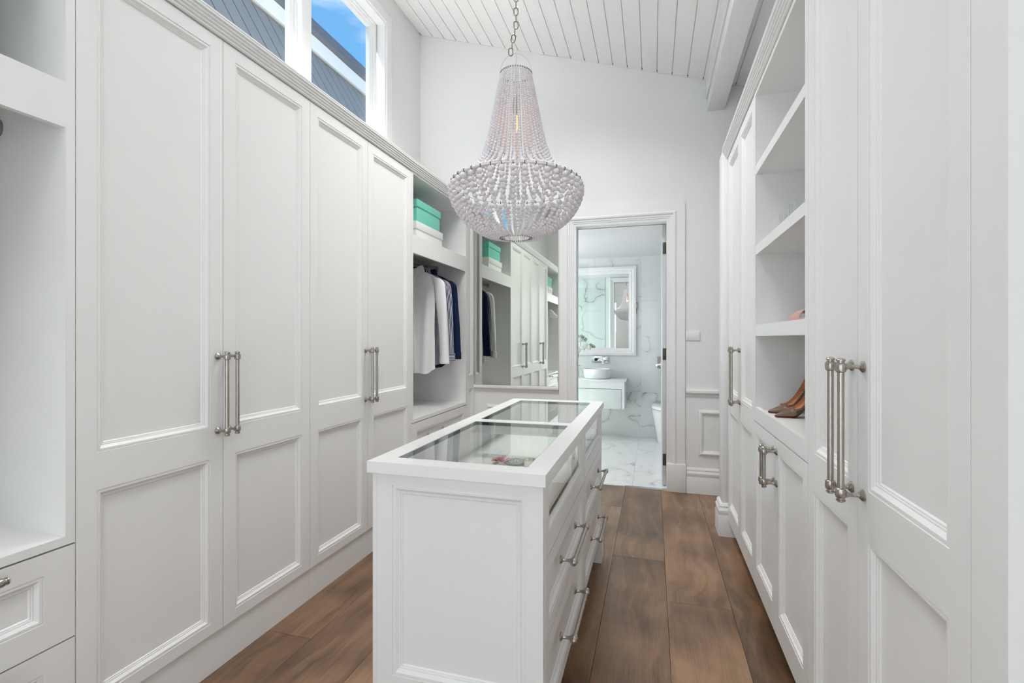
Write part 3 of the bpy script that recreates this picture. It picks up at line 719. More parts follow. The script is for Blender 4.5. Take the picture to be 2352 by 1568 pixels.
# ------------------------------------------------------------------ chandelier
CX, CY = -0.555, 1.97
ch = thing('bead_chandelier', 'white wooden bead chandelier hanging on a chain over the island', 'chandelier', (CX, CY, 1.70))
def spline(pts, n):
    """Catmull-Rom through (r, z)"""
    out = []; P_ = [pts[0]] + pts + [pts[-1]]
    for i in range(1, len(P_) - 2):
        for k in range(n):
            t_ = k / n; p0, p1, p2, p3 = P_[i - 1], P_[i], P_[i + 1], P_[i + 2]
            out.append(tuple(0.5 * ((2 * p1[j]) + (-p0[j] + p2[j]) * t_ + (2 * p0[j] - 5 * p1[j] + 4 * p2[j] - p3[j]) * t_ ** 2 + (-p0[j] + 3 * p1[j] - 3 * p2[j] + p3[j]) * t_ ** 3) for j in (0, 1)))
    out.append(pts[-1]); return out
ZT, ZR, ZB = 2.395, 1.928, 1.704
RT, RR, RB = 0.064, 0.272, 0.064
up_c = spline([(RT, ZT), (0.078, 2.325), (0.092, 2.250), (0.118, 2.120), (0.152, 2.022), (0.206, 1.960), (RR, ZR + 0.004)], 24)
lo_c = spline([(RR, ZR - 0.006), (0.276, 1.890), (0.262, 1.845), (0.226, 1.788), (0.168, 1.740), (0.125, 1.717), (RB, ZB)], 24)
def beads_along(curve, dia):
    """bead centres and radii packed along the curve; dia(t) = bead diameter at arc fraction t"""
    seg = [0.0]
    for a, b_ in zip(curve, curve[1:]): seg.append(seg[-1] + math.dist(a, b_))
    tot = seg[-1]; s = 0.004; res = []
    while True:
        d = dia(min(s / tot, 1)); c = s + d / 2
        if c + d / 2 > tot - 0.003: break
        i = max(k for k in range(len(seg)) if seg[k] <= c); i = min(i, len(curve) - 2)
        f = (c - seg[i]) / max(seg[i + 1] - seg[i], 1e-9)
        p = tuple(curve[i][j] + (curve[i + 1][j] - curve[i][j]) * f for j in (0, 1))
        res.append((p, d / 2)); s += d * 0.97
    return res
up_b = beads_along(up_c, lambda t_: 0.0088 + 0.0135 * t_ ** 1.6)
lo_b = beads_along(lo_c, lambda t_: 0.0235 - 0.0132 * min(1, t_ * 1.10) ** 1.15)
NS = 40
BIG = {}
def bead_mesh(r):
    k = round(r, 4)
    if k not in BIG:
        me = MB().ball((0, 0, 0), r, 12, 8, 0.88).mesh('bead', smooth=180); me.materials.append(M['wood_bead']); BIG[k] = me
    return BIG[k]
def strand_meshes(bs, single):
    """the beads of one strand except the single ones, as one shared mesh (three variants)"""
    out = []
    for vv in range(3):
        rnd = random.Random(vv); mb = MB(); pts = []
        for i, ((r, z), q) in enumerate(bs):
            p = (r, 0, z - 1.70)
            if i not in single: mb.ball(p, q * rnd.uniform(0.95, 1.03), 9, 6, rnd.uniform(0.84, 0.95))
            pts.append(p)
        mb.tube(pts, 0.0010, 4)
        me = mb.mesh('bead_strand', smooth=60); me.materials.append(M['wood_bead']); out.append(me)
    return out
up_single = set(range(len(up_b) - 2, len(up_b))); lo_single = set(range(5))
um, lm = strand_meshes(up_b, up_single), strand_meshes(lo_b, lo_single)
for i in range(NS):
    a = 2 * math.pi * (i + 0.5) / NS
    for bs, ms, single in ((up_b, um, up_single), (lo_b, lm, lo_single)):
        o = link('bead_strand', ms[i % 3], ch); o.rotation_euler = (0, 0, a + random.uniform(-0.006, 0.006))
        for k in single:
            (r, z), q = bs[k]; bo = link('bead', bead_mesh(q), o, (r + random.uniform(-0.001, 0.001), random.uniform(-0.001, 0.001), z - 1.70))
            bo.rotation_euler = (0, random.uniform(-0.3, 0.3), 0)
def circ(r, z, n=64): return [(CX + r * math.cos(2 * math.pi * i / n), CY + r * math.sin(2 * math.pi * i / n), z) for i in range(n)]
MB().tube(circ(RR, ZR), 0.0028, 6, True).build('rim_ring', 'wire', ch)
MB().tube(circ(RT, ZT + 0.002, 40), 0.0022, 6, True).build('top_ring', 'wire', ch)
MB().tube(circ(RB, ZB - 0.002, 40), 0.0022, 6, True).build('bottom_ring', 'wire', ch)
mb = MB()
for i in range(NS):
    a = 2 * math.pi * (i + 0.5) / NS; c, s = math.cos(a), math.sin(a)
    for r, z, q in ((RR, ZR, 0.0042), (RT, ZT, 0.0030), (RB, ZB, 0.0026)):
        mb.tube([(CX + (r + 0.0035 * math.cos(b_)) * c, CY + (r + 0.0035 * math.cos(b_)) * s, z + q * 1.3 * math.sin(b_)) for b_ in [2 * math.pi * k / 8 for k in range(8)]], 0.0013 if r < 0.1 else 0.0015, 4, True)
mb.build('wire_knots', 'dark_wire', ch)['kind'] = 'stuff'
# inner frame: struts, hoop, stem and lamp
mb = MB()
for k in range(4):
    a = 2 * math.pi * k / 4 + 0.35
    mb.tube([(CX + RR * math.cos(a), CY + RR * math.sin(a), ZR), (CX + 0.012 * math.cos(a), CY + 0.012 * math.sin(a), ZR + 0.004)], 0.0016, 5)
    mb.tube([(CX + (r_ - 0.012) * math.cos(a), CY + (r_ - 0.012) * math.sin(a), z_) for r_, z_ in up_c[::6]], 0.0014, 5)
mb.build('inner_frame', 'wire', ch)
MB().tube([(CX, CY, ZT + 0.09), (CX, CY, 2.30)], 0.0028, 8).build('cord', 'wire', ch)
MB().lathe((CX, CY, 2.235), (0, 0, 1), [(0.013, 0), (0.014, 0.03), (0.010, 0.06), (0.004, 0.075)], 14).build('lamp_socket', 'socket', ch)
bl = MB().lathe((CX, CY, 2.145), (0, 0, 1), [(0.002, 0), (0.012, 0.006), (0.017, 0.022), (0.016, 0.045), (0.012, 0.075), (0.011, 0.09)], 14).build('bulb', 'tumbler', ch)
MB().tube([(CX - 0.004, CY, 2.22), (CX - 0.005, CY, 2.165), (CX, CY, 2.158), (CX + 0.005, CY, 2.165), (CX + 0.004, CY, 2.22)], 0.0030, 6).build('filament', 'bulb', bl)
pl = bpy.data.lights.new('chandelier_bulb_light', 'POINT'); pl.energy = 0.10; pl.color = (1.0, 0.55, 0.25); pl.shadow_soft_size = 0.02
po = bpy.data.objects.new('chandelier_bulb_light', pl); po.parent = ch; po.location = (0, 0, 2.13 - 1.70); C.objects.link(po)
cdir = Vector((0.96, 0.28, 0))
arch = [Vector((CX, CY, ZT)) + cdir * (RT + 0.003) * math.cos(math.pi * k / 16) + Vector((0, 0, 0.088 * math.sin(math.pi * k / 16))) for k in range(17)]
MB().tube(arch, 0.0022, 6).build('top_handle', 'wire', ch)
# chain of oval links up to the ceiling
def oval(lz, lx, n=16):
    pts = []
    for k in range(n):
        a = 2 * math.pi * k / n
        pts.append((lx * math.cos(a), 0, lz * math.sin(a) + (0.006 if math.sin(a) > 0 else -0.006)))
    return pts
me = MB().tube(oval(0.011, 0.0088), 0.0023, 6, True).mesh('chain_link', smooth=60); me.materials.append(M['chain'])
z = ZT + 0.094; i = 0
ztop = ceil_z(CX) - 0.02
lx_ = -0.022
while z < ztop - 0.02:
    t_ = min(1.0, i / 4.0)
    o = link('chain_link', me, ch, (0.96 * lx_ * (1 - t_), 0.28 * lx_ * (1 - t_), z - 1.70)); o.rotation_euler = (0, 0.45 * (1 - t_) if 0 < i < 4 else 0, 0.28 + (math.pi / 2 if i % 2 else 0))
    z += 0.0285; i += 1
MB().lathe((CX, CY, ztop - 0.022), (0, 0, 1), [(0.004, -0.012), (0.012, 0.0), (0.045, 0.012), (0.05, 0.042)], 24).build('ceiling_rose', 'wire', ch)

# ------------------------------------------------------------------ clothes
def hanger(x, y, z, label, group):
    h = thing('clothes_hanger', label, 'hanger', (x, y, z - 0.11), group)
    pts = [(x - 0.17, y, z - 0.150), (x - 0.12, y, z - 0.122), (x - 0.05, y, z - 0.082), (x, y, z - 0.070), (x + 0.05, y, z - 0.082), (x + 0.12, y, z - 0.122), (x + 0.17, y, z - 0.150)]
    rs = []
    for i, p in enumerate(pts):
        p = Vector(p); k = 1.0 if 0 < i < 6 else 0.6
        rs.append([p + Vector((0, 0.010 * k * math.cos(a), 0.020 * k * math.sin(a))) for a in [2 * math.pi * j / 10 for j in range(10)]])
    MB().rings(rs, True, True, True).build('shoulder_bar', 'hanger', h)
    hk = [(x, y, z - 0.050), (x, y, z - 0.022)] + [(x + 0.0, y, z - 0.022)] + [(x + 0.0205 * math.sin(a), y, z + 0.0 - 0.0205 * math.cos(a)) for a in [R(20) * k for k in range(0, 12)]]
    MB().tube([(x, y, z - 0.052)] + [(x + 0.0205 * math.sin(a), y, z - 0.0205 * math.cos(a)) for a in [R(20) * k for k in range(0, 13)]], 0.0016, 6).build('hook', 'steel', h)
def smooth_path(pts, k=4):
    out = []; P_ = [pts[0]] + list(pts) + [pts[-1]]; d = len(pts[0])
    for i in range(1, len(P_) - 2):
        for q in range(k):
            t_ = q / k; a, b_, c, e_ = P_[i - 1], P_[i], P_[i + 1], P_[i + 2]
            out.append(tuple(0.5 * (2 * b_[j] + (-a[j] + c[j]) * t_ + (2 * a[j] - 5 * b_[j] + 4 * c[j] - e_[j]) * t_ ** 2 + (-a[j] + 3 * b_[j] - 3 * c[j] + e_[j]) * t_ ** 3) for j in range(d)))
    return out + [tuple(pts[-1])]
def girth(o, n, per):
    """thread direction of the cloth: distance round the body or sleeve (or height, for cuffs)"""
    a = o.data.attributes.new('girth', 'FLOAT', 'POINT')
    for i, v in enumerate(o.data.vertices):
        a.data[i].value = (((i % n) - n // 4) % n) / n * per if n else v.co.z
def shirt(x, y, z, cloth_m, label, length=0.76, hw=0.205, th=0.030, collar_m=None, seed=0, swing=0.0, sleeve=0.60, group='shirts hanging in the far bay', short=False, lining=None):
    s = thing('shirt', label, 'shirt', (x, y, z - 0.10 - length), group)
    rnd = random.Random(seed); ph = rnd.uniform(0, 6)
    zt = z - 0.052
    prof = [(0.0, 0.058, 0.030), (0.012, 0.075, 0.032), (0.030, 0.125, 0.030), (0.052, 0.170, 0.027), (0.075, hw - 0.008, 0.025), (0.11, hw - 0.008, 0.026), (0.20, hw - 0.022, 0.028), (0.34, hw - 0.030, 0.030), (0.50, hw - 0.034, 0.030), (0.64, hw - 0.030, 0.031), (length, hw - 0.028, 0.032)]
    n = 44; rs = []
    for d, w_, t_ in smooth_path(prof, 3):
        ring = []
        for i in range(n):
            a = 2 * math.pi * i / n; c, si = math.cos(a), math.sin(a)
            fold = 1 + 0.30 * min(1, d / 0.4) * math.sin(5 * c * 2.2 + ph + d * 3) * abs(si)
            px = w_ * (abs(c) ** 0.75) * (1 if c > 0 else -1)
            py = th / 0.03 * t_ * si * fold
            dz = 0.0
            if d == length: dz = 0.035 * (abs(c) ** 2) + 0.008 * math.sin(7 * c + ph)
            ring.append(Vector((x + px, y + py + swing * d, zt - d + dz)))
        rs.append(ring)
    b_ = MB().rings(rs, True).build('shirt_body', cloth_m, s, smooth=60); girth(b_, n, 0.80)
    for sx in (-1, 1):
        if short: path = [(0.180, 0.060), (0.215, 0.10), (0.250, 0.16), (0.275, 0.215)]; rad = [0.045, 0.068, 0.072, 0.075]
        else: path = [(hw - 0.030, 0.062), (hw + 0.004, 0.10), (hw + 0.022, 0.20), (hw + 0.036, 0.33), (hw + 0.048, 0.50), (hw + 0.056, sleeve)]; rad = [0.036, 0.048, 0.046, 0.042, 0.038, 0.036]
        rs = []
        for k, (dx, dz, r) in [(q / 3, p_) for q, p_ in enumerate(smooth_path([(*a, b2) for a, b2 in zip(path, rad)], 3))]:
            ring = []
            for i in range(20):
                a = 2 * math.pi * i / 20
                wob = 1 + 0.10 * math.sin(3 * a + k + ph)
                ring.append(Vector((x + sx * (dx + r * math.cos(a) * wob), y + swing * dz + 0.026 * (th / 0.03) * math.sin(a) * wob, zt - dz + 0.22 * r * math.cos(a) * (-1 if k < 2 else 0))))
            rs.append(ring)
        sl = MB().rings(rs, True, False, False).build('sleeve', cloth_m, s, smooth=60); girth(sl, 20, 0.23)
        if not short:
            dx, dz = path[-1]; rs = []
            for q, k in ((0.0, 1.0), (0.002, 1.10), (0.062, 1.12), (0.064, 1.0)):
                rs.append([Vector((x + sx * (dx + 0.002 + 0.036 * k * math.cos(a)), y + swing * dz + 0.027 * (th / 0.03) * k * math.sin(a), zt - dz + 0.010 - q)) for a in [2 * math.pi * i / 20 for i in range(20)]])
            girth(MB().rings(rs, True).build('cuff', cloth_m, sl, smooth=50), 0, 0)
    rs = []   # collar: stand and turned-down leaf
    for dz, k, fl_ in ((-0.010, 1.0, 0), (0.034, 0.92, 0), (0.042, 0.98, 0), (0.034, 1.16, 0), (-0.020, 1.42, 1)):
        ring = []
        for i in range(28):
            a = 2 * math.pi * (i + 0.5) / 28; fr = max(0, -math.sin(a))
            ring.append(Vector((x + 0.058 * k * math.cos(a), y + 0.040 * k * math.sin(a), zt + dz - (0.052 * fr ** 3 if fl_ else 0.030 * fr ** 2))))
        rs.append(ring)
    girth(MB().rings(rs, True).build('collar', collar_m or cloth_m, s, smooth=50), 28, 0.3)
    if lining: MB().lathe((x, y, zt - 0.012), (0, 0, 1), [(0.030, 0.0), (0.036, 0.038), (0.034, 0.038), (0.028, 0.0)], 20).build('neck_lining', lining, s)
    MB().box(x - 0.014, x + 0.014, y - th * 1.28 - 0.003, y - th * 0.9, zt - length + 0.03, zt - 0.04).build('placket', cloth_m, s, bevel=0.001)
    return s
RZ = 1.902
shirt(-1.90, 3.66, RZ, 'white_cloth', 'plain white long-sleeved shirt hanging in front in the far bay', 0.86, seed=1, th=0.034, sleeve=0.72, lining='navy_cloth')
shirt(-1.90, 3.780, RZ, 'striped_cloth', 'navy and white striped shirt hanging between white and navy shirts', 0.80, seed=2, sleeve=0.70)
shirt(-1.89, 3.890, RZ, 'navy_cloth', 'dark navy shirt hanging last in the far bay', 0.82, seed=3, sleeve=0.69)
hanger(-1.90, 3.66, 1.918, 'pale hanger holding the plain white shirt in the far bay', 'hangers in the far bay')
hanger(-1.90, 3.780, 1.918, 'pale hanger holding the striped shirt', 'hangers in the far bay')
hanger(-1.89, 3.890, 1.918, 'pale hanger holding the navy shirt', 'hangers in the far bay')
shirt(-1.90, 0.40, RZ, 'white_cloth', 'white short-sleeved shirt in the near bay, seen in the mirror', 0.74, seed=5, group='shirts hanging in the near bay', short=True)
hanger(-1.90, 0.40, 1.918, 'pale hanger in the near bay, seen in the mirror', 'hangers in the near bay')

# ------------------------------------------------------------------ gift boxes
def gift_box(x0, x1, y0, y1, z0, z1, m, label, group):
    b_ = thing('storage_box', label, 'box', ((x0 + x1) / 2, (y0 + y1) / 2, z0), group)
    e_ = 0.006; lid = 0.055
    MB().box(x0 + e_, x1 - e_, y0 + e_, y1 - e_, z0, z1 - 0.012).build('box_body', m, b_, bevel=0.0015)
    MB().box(x0, x1, y0, y1, z1 - lid, z1).build('lid', m, b_, bevel=0.0015)
gift_box(-2.06, -1.672, 3.235, 3.705, 2.015, 2.152, 'card', 'white lidded box under the mint box in the far bay', 'boxes in the far bay')
gift_box(-2.05, -1.680, 3.262, 3.678, 2.152, 2.322, 'mint', 'mint green lidded box stacked on a white box in the far bay', 'boxes in the far bay')
gift_box(-2.06, -1.672, 0.305, 0.700, 2.015, 2.152, 'card', 'white lidded box in the near bay, seen in the mirror', 'boxes in the near bay')
gift_box(-2.05, -1.680, 0.322, 0.680, 2.152, 2.322, 'mint', 'mint green lidded box in the near bay, seen in the mirror', 'boxes in the near bay')

# ------------------------------------------------------------------ pumps on the niche shelf
def pump(toe, direction, label, mirror=1):
    """pointed high-heeled court shoe; local x runs from toe (0) to heel (0.215)"""
    p = thing('high_heel_pump', label, 'shoe', toe, 'brown pumps in the shoe niche')
    p.rotation_euler = (0, 0, math.atan2(-direction[1], -direction[0]))
    Ls = 0.195; N = 30
    st = []
    for i in range(N + 1):
        s = i / N; x = Ls * s
        # sole height: flat under the ball, then a steep arch up to the heel seat
        zb = 0.004 + 0.124 * (max(0, s - 0.30) / 0.70) ** 1.45
        if s > 0.9: zb = min(zb, 0.004 + 0.124 * (0.60 / 0.70) ** 1.45 + (s - 0.9) * 0.10)
        w = 0.002 + 0.036 * min(1, s / 0.34) ** 0.80 if s < 0.34 else 0.038 - 0.014 * min(1, (s - 0.34) / 0.3) ** 1.2 + (0.001 if s > 0.8 else 0)
        if s > 0.88: w *= math.sqrt(max(0.0, 1 - ((s - 0.88) / 0.122) ** 2)) * 0.98 + 0.02
        # top edge: closed over the toes, low at the throat, rising to the heel counter
        if s < 0.36: h = 0.006 + 0.026 * (s / 0.36) ** 0.8
        else: h = 0.032 - 0.012 * min(1, (s - 0.36) / 0.14) ** 0.8 + 0.046 * max(0, (s - 0.52) / 0.48) ** 1.7
        st.append((x, zb, w, h, s))
    rs = []; ins = []; K = 13
    def sec(x, zb, w, h, s, inner):
        ring = []
        q = -0.0022 if inner else 0.0
        for k in range(K):
            a = -1 + 2 * k / (K - 1)          # left top -> bottom -> right top
            if s < 0.36: open_ = 0.0
            else: open_ = 1.0
            if open_:
                # u-shaped wall
                if abs(a) > 0.45:
                    f_ = (abs(a) - 0.45) / 0.55
                    yy = (w + q) * (1.0 + 0.05 * math.sin(f_ * math.pi) - 0.10 * f_); zz = zb + (0.004 if inner else 0) + (h - (0.004 if inner else 0)) * f_
                else:
                    yy = (w + q) * (abs(a) / 0.45); zz = zb + (0.004 if inner else 0)
                ring.append(Vector((x, yy * (1 if a > 0 else -1), zz)))
            else:
                if abs(a) > 0.45:
                    f_ = (abs(a) - 0.45) / 0.55; an = f_ * math.pi / 2
                    yy = w * math.cos(an) ** 0.8; zz = zb + h * math.sin(an)
                else: yy = w * abs(a) / 0.45; zz = zb
                ring.append(Vector((x, yy * (1 if a > 0 else -1), zz)))
        return ring
    rs = [sec(*q, False) for q in st]
    mb = MB().rings(rs, False, True, True); mb.v = [v + root_loc(p) for v in mb.v]
    up_ = mb.build('upper', 'ribbed', p, smooth=50)
    ri = [sec(*q, True) for q in st if q[4] >= 0.36]
    mb = MB().rings(ri, False, False, True); mb.v = [v + root_loc(p) for v in mb.v]; mb.build('lining', 'insole', p, smooth=50)
    mb = MB()   # insole pad under the toe throat
    rs2 = []
    for x, zb, w, h, s in st:
        rs2.append([Vector((x, -w * 1.02, zb - 0.0005)), Vector((x, w * 1.02, zb - 0.0005)), Vector((x, w * 0.96, zb - 0.003)), Vector((x, -w * 0.96, zb - 0.003))])
    mb.rings(rs2, True, True, True); mb.v = [v + root_loc(p) for v in mb.v]; mb.build('outsole', 'sole', p, smooth=0)
    mb = MB(); hz = st[-2][1] - 0.004
    rs3 = []
    for f_ in (0, 0.12, 0.3, 0.6, 0.9, 1.0):
        r = 0.015 * (1 - f_) ** 1.5 + 0.0045; xc = Ls - 0.022 + 0.006 * f_
        rs3.append([Vector((xc + r * 0.9 * math.cos(a), r * math.sin(a), hz * (1 - f_))) for a in [2 * math.pi * i / 12 for i in range(12)]])
    mb.rings(rs3, True, True, True); mb.v = [v + root_loc(p) for v in mb.v]; mb.build('heel', 'ribbed', p, smooth=50)
    mb = MB()   # row of studs along the top edge
    for x, zb, w, h, s in st:
        if s < 0.36 or s > 0.98: continue
        for sg in (-1, 1):
            for e_ in (0,): mb.ball((x, sg * (w * 0.93 + 0.0012), zb + h - 0.004), 0.0016, 6, 4)
    for k in range(7):
        a = -0.9 + 1.8 * k / 6; q = [s_ for s_ in st if s_[4] >= 0.34][0]
        mb.ball((q[0] - 0.004, q[2] * math.sin(a) * 0.9, q[1] + q[3] * math.cos(a * 0.95) + 0.0005), 0.0016, 6, 4)
    mb.v = [v + root_loc(p) for v in mb.v]; mb.build('stud_trim', 'stud', p, smooth=60)
    return p
pump((0.500, 2.432, 0.9455), (-0.968, -0.25), 'brown pointed pump in the niche, the farther one of the pair')
pump((0.500, 2.305, 0.9455), (-0.955, -0.297), 'brown studded pointed pump in the niche, the nearer one of the pair')
# pink mule on the shelf above
mu = thing('pink_mule', 'dusty pink open-toed mule on the shelf above the brown pumps', 'shoe', (0.575, 2.06, 1.345))
rs = []
for k in range(9):
    s = k / 8; y = 2.175 - 0.23 * s; x = 0.545 + 0.06 * s
    w = 0.034 - 0.010 * max(0, s - 0.4); zb = 1.345 + 0.003 + 0.06 * max(0, s - 0.4) ** 1.4
    if k == 0: w = 0.020
    rs.append([Vector((x - w, y, zb)), Vector((x + w, y, zb)), Vector((x + w, y, zb + 0.010)), Vector((x - w, y, zb + 0.010))])
MB().rings(rs, True, True, True).build('footbed', 'pink_suede', mu, smooth=30)
rs = []
for y, sc in ((2.155, 0.85), (2.135, 1.0), (2.105, 1.08), (2.085, 1.05)):
    x = 0.548 + (2.175 - y) * 0.26
    rs.append([Vector((x + 0.037 * math.cos(a), y, 1.350 + 0.040 * sc * math.sin(a))) for a in [math.pi * i / 14 for i in range(15)]])
mb = MB().rings(rs, False)
mb.rings([[v + Vector((0, 0, 0.003)) for v in r_] for r_ in rs], False)
mb.build('strap', 'pink_suede', mu, smooth=60)
MB().lathe((0.604, 1.955, 1.345), (0, 0, 1), [(0.014, 0), (0.015, 0.03), (0.017, 0.038)], 12).build('heel', 'insole', mu)
# clear glasses two shelves up
for (x, y, r, h, lb) in ((0.497, 2.150, 0.016, 0.057, 'small clear glass tumbler on the upper right shelf, the farther one'), (0.505, 2.020, 0.024, 0.066, 'wider clear glass tumbler on the upper right shelf, the nearer one')):
    g = thing('glass_tumbler', lb, 'glass', (x, y, 1.719), 'clear glasses on the upper shelf')
    MB().lathe((x, y, 1.7195), (0, 0, 1), [(0.001, 0.0), (r * 0.82, 0.0), (r, h), (r * 0.93, h), (r * 0.76, 0.006), (0.001, 0.006)], 20, False).build('cup', 'tumbler', g)

# ------------------------------------------------------------------ keepsakes inside the display island
fz = FZ + 0.0005
fl_ = thing('fabric_flower', 'pink fabric flower lying under the display glass', 'flower', (-0.612, 1.945, fz))
for i in range(13):
    ring = 0 if i < 4 else (1 if i < 8 else 2)
    a = i * 2.4; rr = (0.004, 0.010, 0.017)[ring]; tilt = (1.25, 0.9, 0.5)[ring]; sz = (0.013, 0.016, 0.018)[ring]
    mb = MB(); rs = []
    for u in range(6):
        row = []
        for v in range(6):
            uu, vv = u / 5, -1 + 2 * v / 5
            wd = sz * math.sin(math.pi * (0.15 + 0.80 * uu)) ** 0.7
            lx, ly, lz = rr + sz * 1.5 * uu * math.cos(tilt), wd * vv, sz * 1.5 * uu * math.sin(tilt) + 0.006 * vv * vv - 0.01 * uu * uu + 0.006
            row.append(Vector((-0.612 + lx * math.cos(a) - ly * math.sin(a), 1.945 + lx * math.sin(a) + ly * math.cos(a), fz + 0.002 + max(lz, 0.0))))
        rs.append(row)
    MB().rings(rs, False).build('petal', 'petal', fl_, smooth=60)
dsh = thing('trinket_dish', 'round dark glass dish beside the pink flower under the display glass', 'dish', (-0.560, 1.955, fz))
MB().lathe((-0.556, 1.960, fz), (0, 0, 1), [(0.030, 0), (0.040, 0.003), (0.048, 0.010), (0.046, 0.011), (0.036, 0.006), (0.001, 0.005)], 28).build('dish_bowl', 'dish', dsh)
mb = MB()
for i in range(9): mb.ball((-0.556 + 0.018 * math.cos(i * 0.7), 1.945 + 0.012 * math.sin(i * 0.9), fz + 0.010 + 0.002 * (i % 3)), 0.0035, 8, 5)
mb.build('pearl_string', 'stud', dsh, smooth=60)
br = thing('cuff_bracelet', 'silver cuff bracelet under the display glass, right of the dark dish', 'bracelet', (-0.490, 1.945, fz))
rs = []
for k in range(17):
    a = R(40) + R(280) * k / 16; c, s = math.cos(a), math.sin(a); p = Vector((-0.490, 1.945, fz + 0.001))
    d = Vector((c, s, 0)); rs.append([p + d * 0.026, p + d * 0.0285, p + d * 0.0285 + Vector((0, 0, 0.024)), p + d * 0.026 + Vector((0, 0, 0.024))])
MB().rings(rs, True, True, True).build('cuff_band', 'gold', br, smooth=40)

# ------------------------------------------------------------------ bathroom beyond the doorway
BX0, BX1, BY0, BY1, BZ = -1.90, 1.00, YB + 0.12, 6.57, 2.360
mb = MB(); mb.box(BX0 - 0.1, BX1 + 0.1, BY1 + 0.012, BY1 + 0.15, -0.1, BZ + 0.3); wb = struct(mb.build('wall_bathroom_back', 'wall_grey'))
GT = 0.0004
def tile_grid(parent, us, vs_, mk):
    for u0, u1 in zip(us, us[1:]):
        for v0, v1 in zip(vs_, vs_[1:]): mk(u0, u1, v0, v1)
def wall_tile_back(u0, u1, v0, v1):
    hw, hh = (u1 - u0) / 2 - GT, (v1 - v0) / 2 - GT
    me = MB().box(-hw, hw, 0, 0.011, -hh, hh).mesh('tile', smooth=0); me.materials.append(M['marble']); link('tile', me, wb, ((u0 + u1) / 2, BY1, (v0 + v1) / 2))
tile_grid(wb, [BX0, -1.35, -0.75, -0.15, 0.45, BX1], [0.0, 0.58, 1.78, BZ], wall_tile_back)
mb = MB(); mb.box(BX0 - 0.12, BX0 - 0.012, BY0, BY1 + 0.15, -0.1, 0.9); mb.box(BX0 - 0.12, BX0 - 0.012, BY0, BY1 + 0.15, 2.2, BZ + 0.3); mb.box(BX0 - 0.12, BX0 - 0.012, BY0, 4.75, 0.9, 2.2); mb.box(BX0 - 0.12, BX0 - 0.012, 6.15, BY1 + 0.15, 0.9, 2.2)
wl = struct(mb.build('wall_bathroom_left', 'wall_grey'))
def wall_tile_left(u0, u1, v0, v1):
    if u0 > 4.7 and u1 < 6.2 and 0.85 < (v0 + v1) / 2 < 2.25: return
    hw, hh = (u1 - u0) / 2 - GT, (v1 - v0) / 2 - GT
    me = MB().box(-0.011, 0, -hw, hw, -hh, hh).mesh('tile', smooth=0); me.materials.append(M['marble']); link('tile', me, wl, (BX0, (u0 + u1) / 2, (v0 + v1) / 2))
tile_grid(wl, [BY0, 4.75, 5.45, 6.15, BY1], [0.0, 0.9, 2.2, BZ], wall_tile_left)
wr = struct(MB().box(BX1 + 0.012, BX1 + 0.12, BY0, BY1 + 0.15, -0.1, BZ + 0.3).build('wall_bathroom_right', 'wall_grey'))
def wall_tile_right(u0, u1, v0, v1):
    hw, hh = (u1 - u0) / 2 - GT, (v1 - v0) / 2 - GT
    me = MB().box(0, 0.011, -hw, hw, -hh, hh).mesh('tile', smooth=0); me.materials.append(M['marble']); link('tile', me, wr, (BX1, (u0 + u1) / 2, (v0 + v1) / 2))
tile_grid(wr, [BY0, 5.02, 5.62, BY1], [0.0, 0.58, 1.78, BZ], wall_tile_right)
# tiles on the bathroom side of the doorway wall (seen in the bathroom mirror)
wf = struct(MB().box(BX0, DO0 - 0.16, BY0, BY0 + 0.004, 0, BZ).build('wall_bathroom_front', 'wall_grey'))
def wall_tile_front(u0, u1, v0, v1):
    hw, hh = (u1 - u0) / 2 - GT, (v1 - v0) / 2 - GT
    me = MB().box(-hw, hw, 0, 0.010, -hh, hh).mesh('tile', smooth=0); me.materials.append(M['marble']); link('tile', me, wf, ((u0 + u1) / 2, BY0 + 0.004, (v0 + v1) / 2))
tile_grid(wf, [BX0, -1.41, DO0 - 0.15], [0.0, 0.58, 1.78, BZ], wall_tile_front)
fb = struct(MB().box(BX0, BX1, YB + 0.046, BY1 + 0.01, -0.06, -0.012).build('floor_bathroom', 'wall_grey'))
def floor_tile(u0, u1, v0, v1):
    hw, hh = (u1 - u0) / 2 - GT, (v1 - v0) / 2 - GT
    me = MB().box(-hw, hw, -hh, hh, -0.011, 0).mesh('tile', smooth=0); me.materials.append(M['marble_floor']); link('tile', me, fb, ((u0 + u1) / 2, (v0 + v1) / 2, 0))
tile_grid(fb, [BX0, -1.375, -0.775, -0.175, 0.425, BX1], [YB + 0.05, 5.05, 6.25, BY1], floor_tile)
struct(MB().box(BX0 - 0.1, BX1 + 0.1, BY0, BY1 + 0.1, BZ, BZ + 0.1).build('ceiling_bathroom', 'wall_grey'))
bw = struct(bpy.data.objects.new('added_bathroom_window', None)); C.objects.link(bw); bw.location = (BX0, 5.45, 0.9)  # unseen window frame, added around the bathroom fill lamp
mb = MB().frame(T((BX0 - 0.06, 0, 0), (0, 1, 0), (0, 0, 1), (1, 0, 0)), 4.75, 6.15, 0.9, 2.2, [(0, 0), (0, 0.05), (0.05, 0.05), (0.05, 0)]); mb.build('window_frame', 'trim', bw, smooth=0)
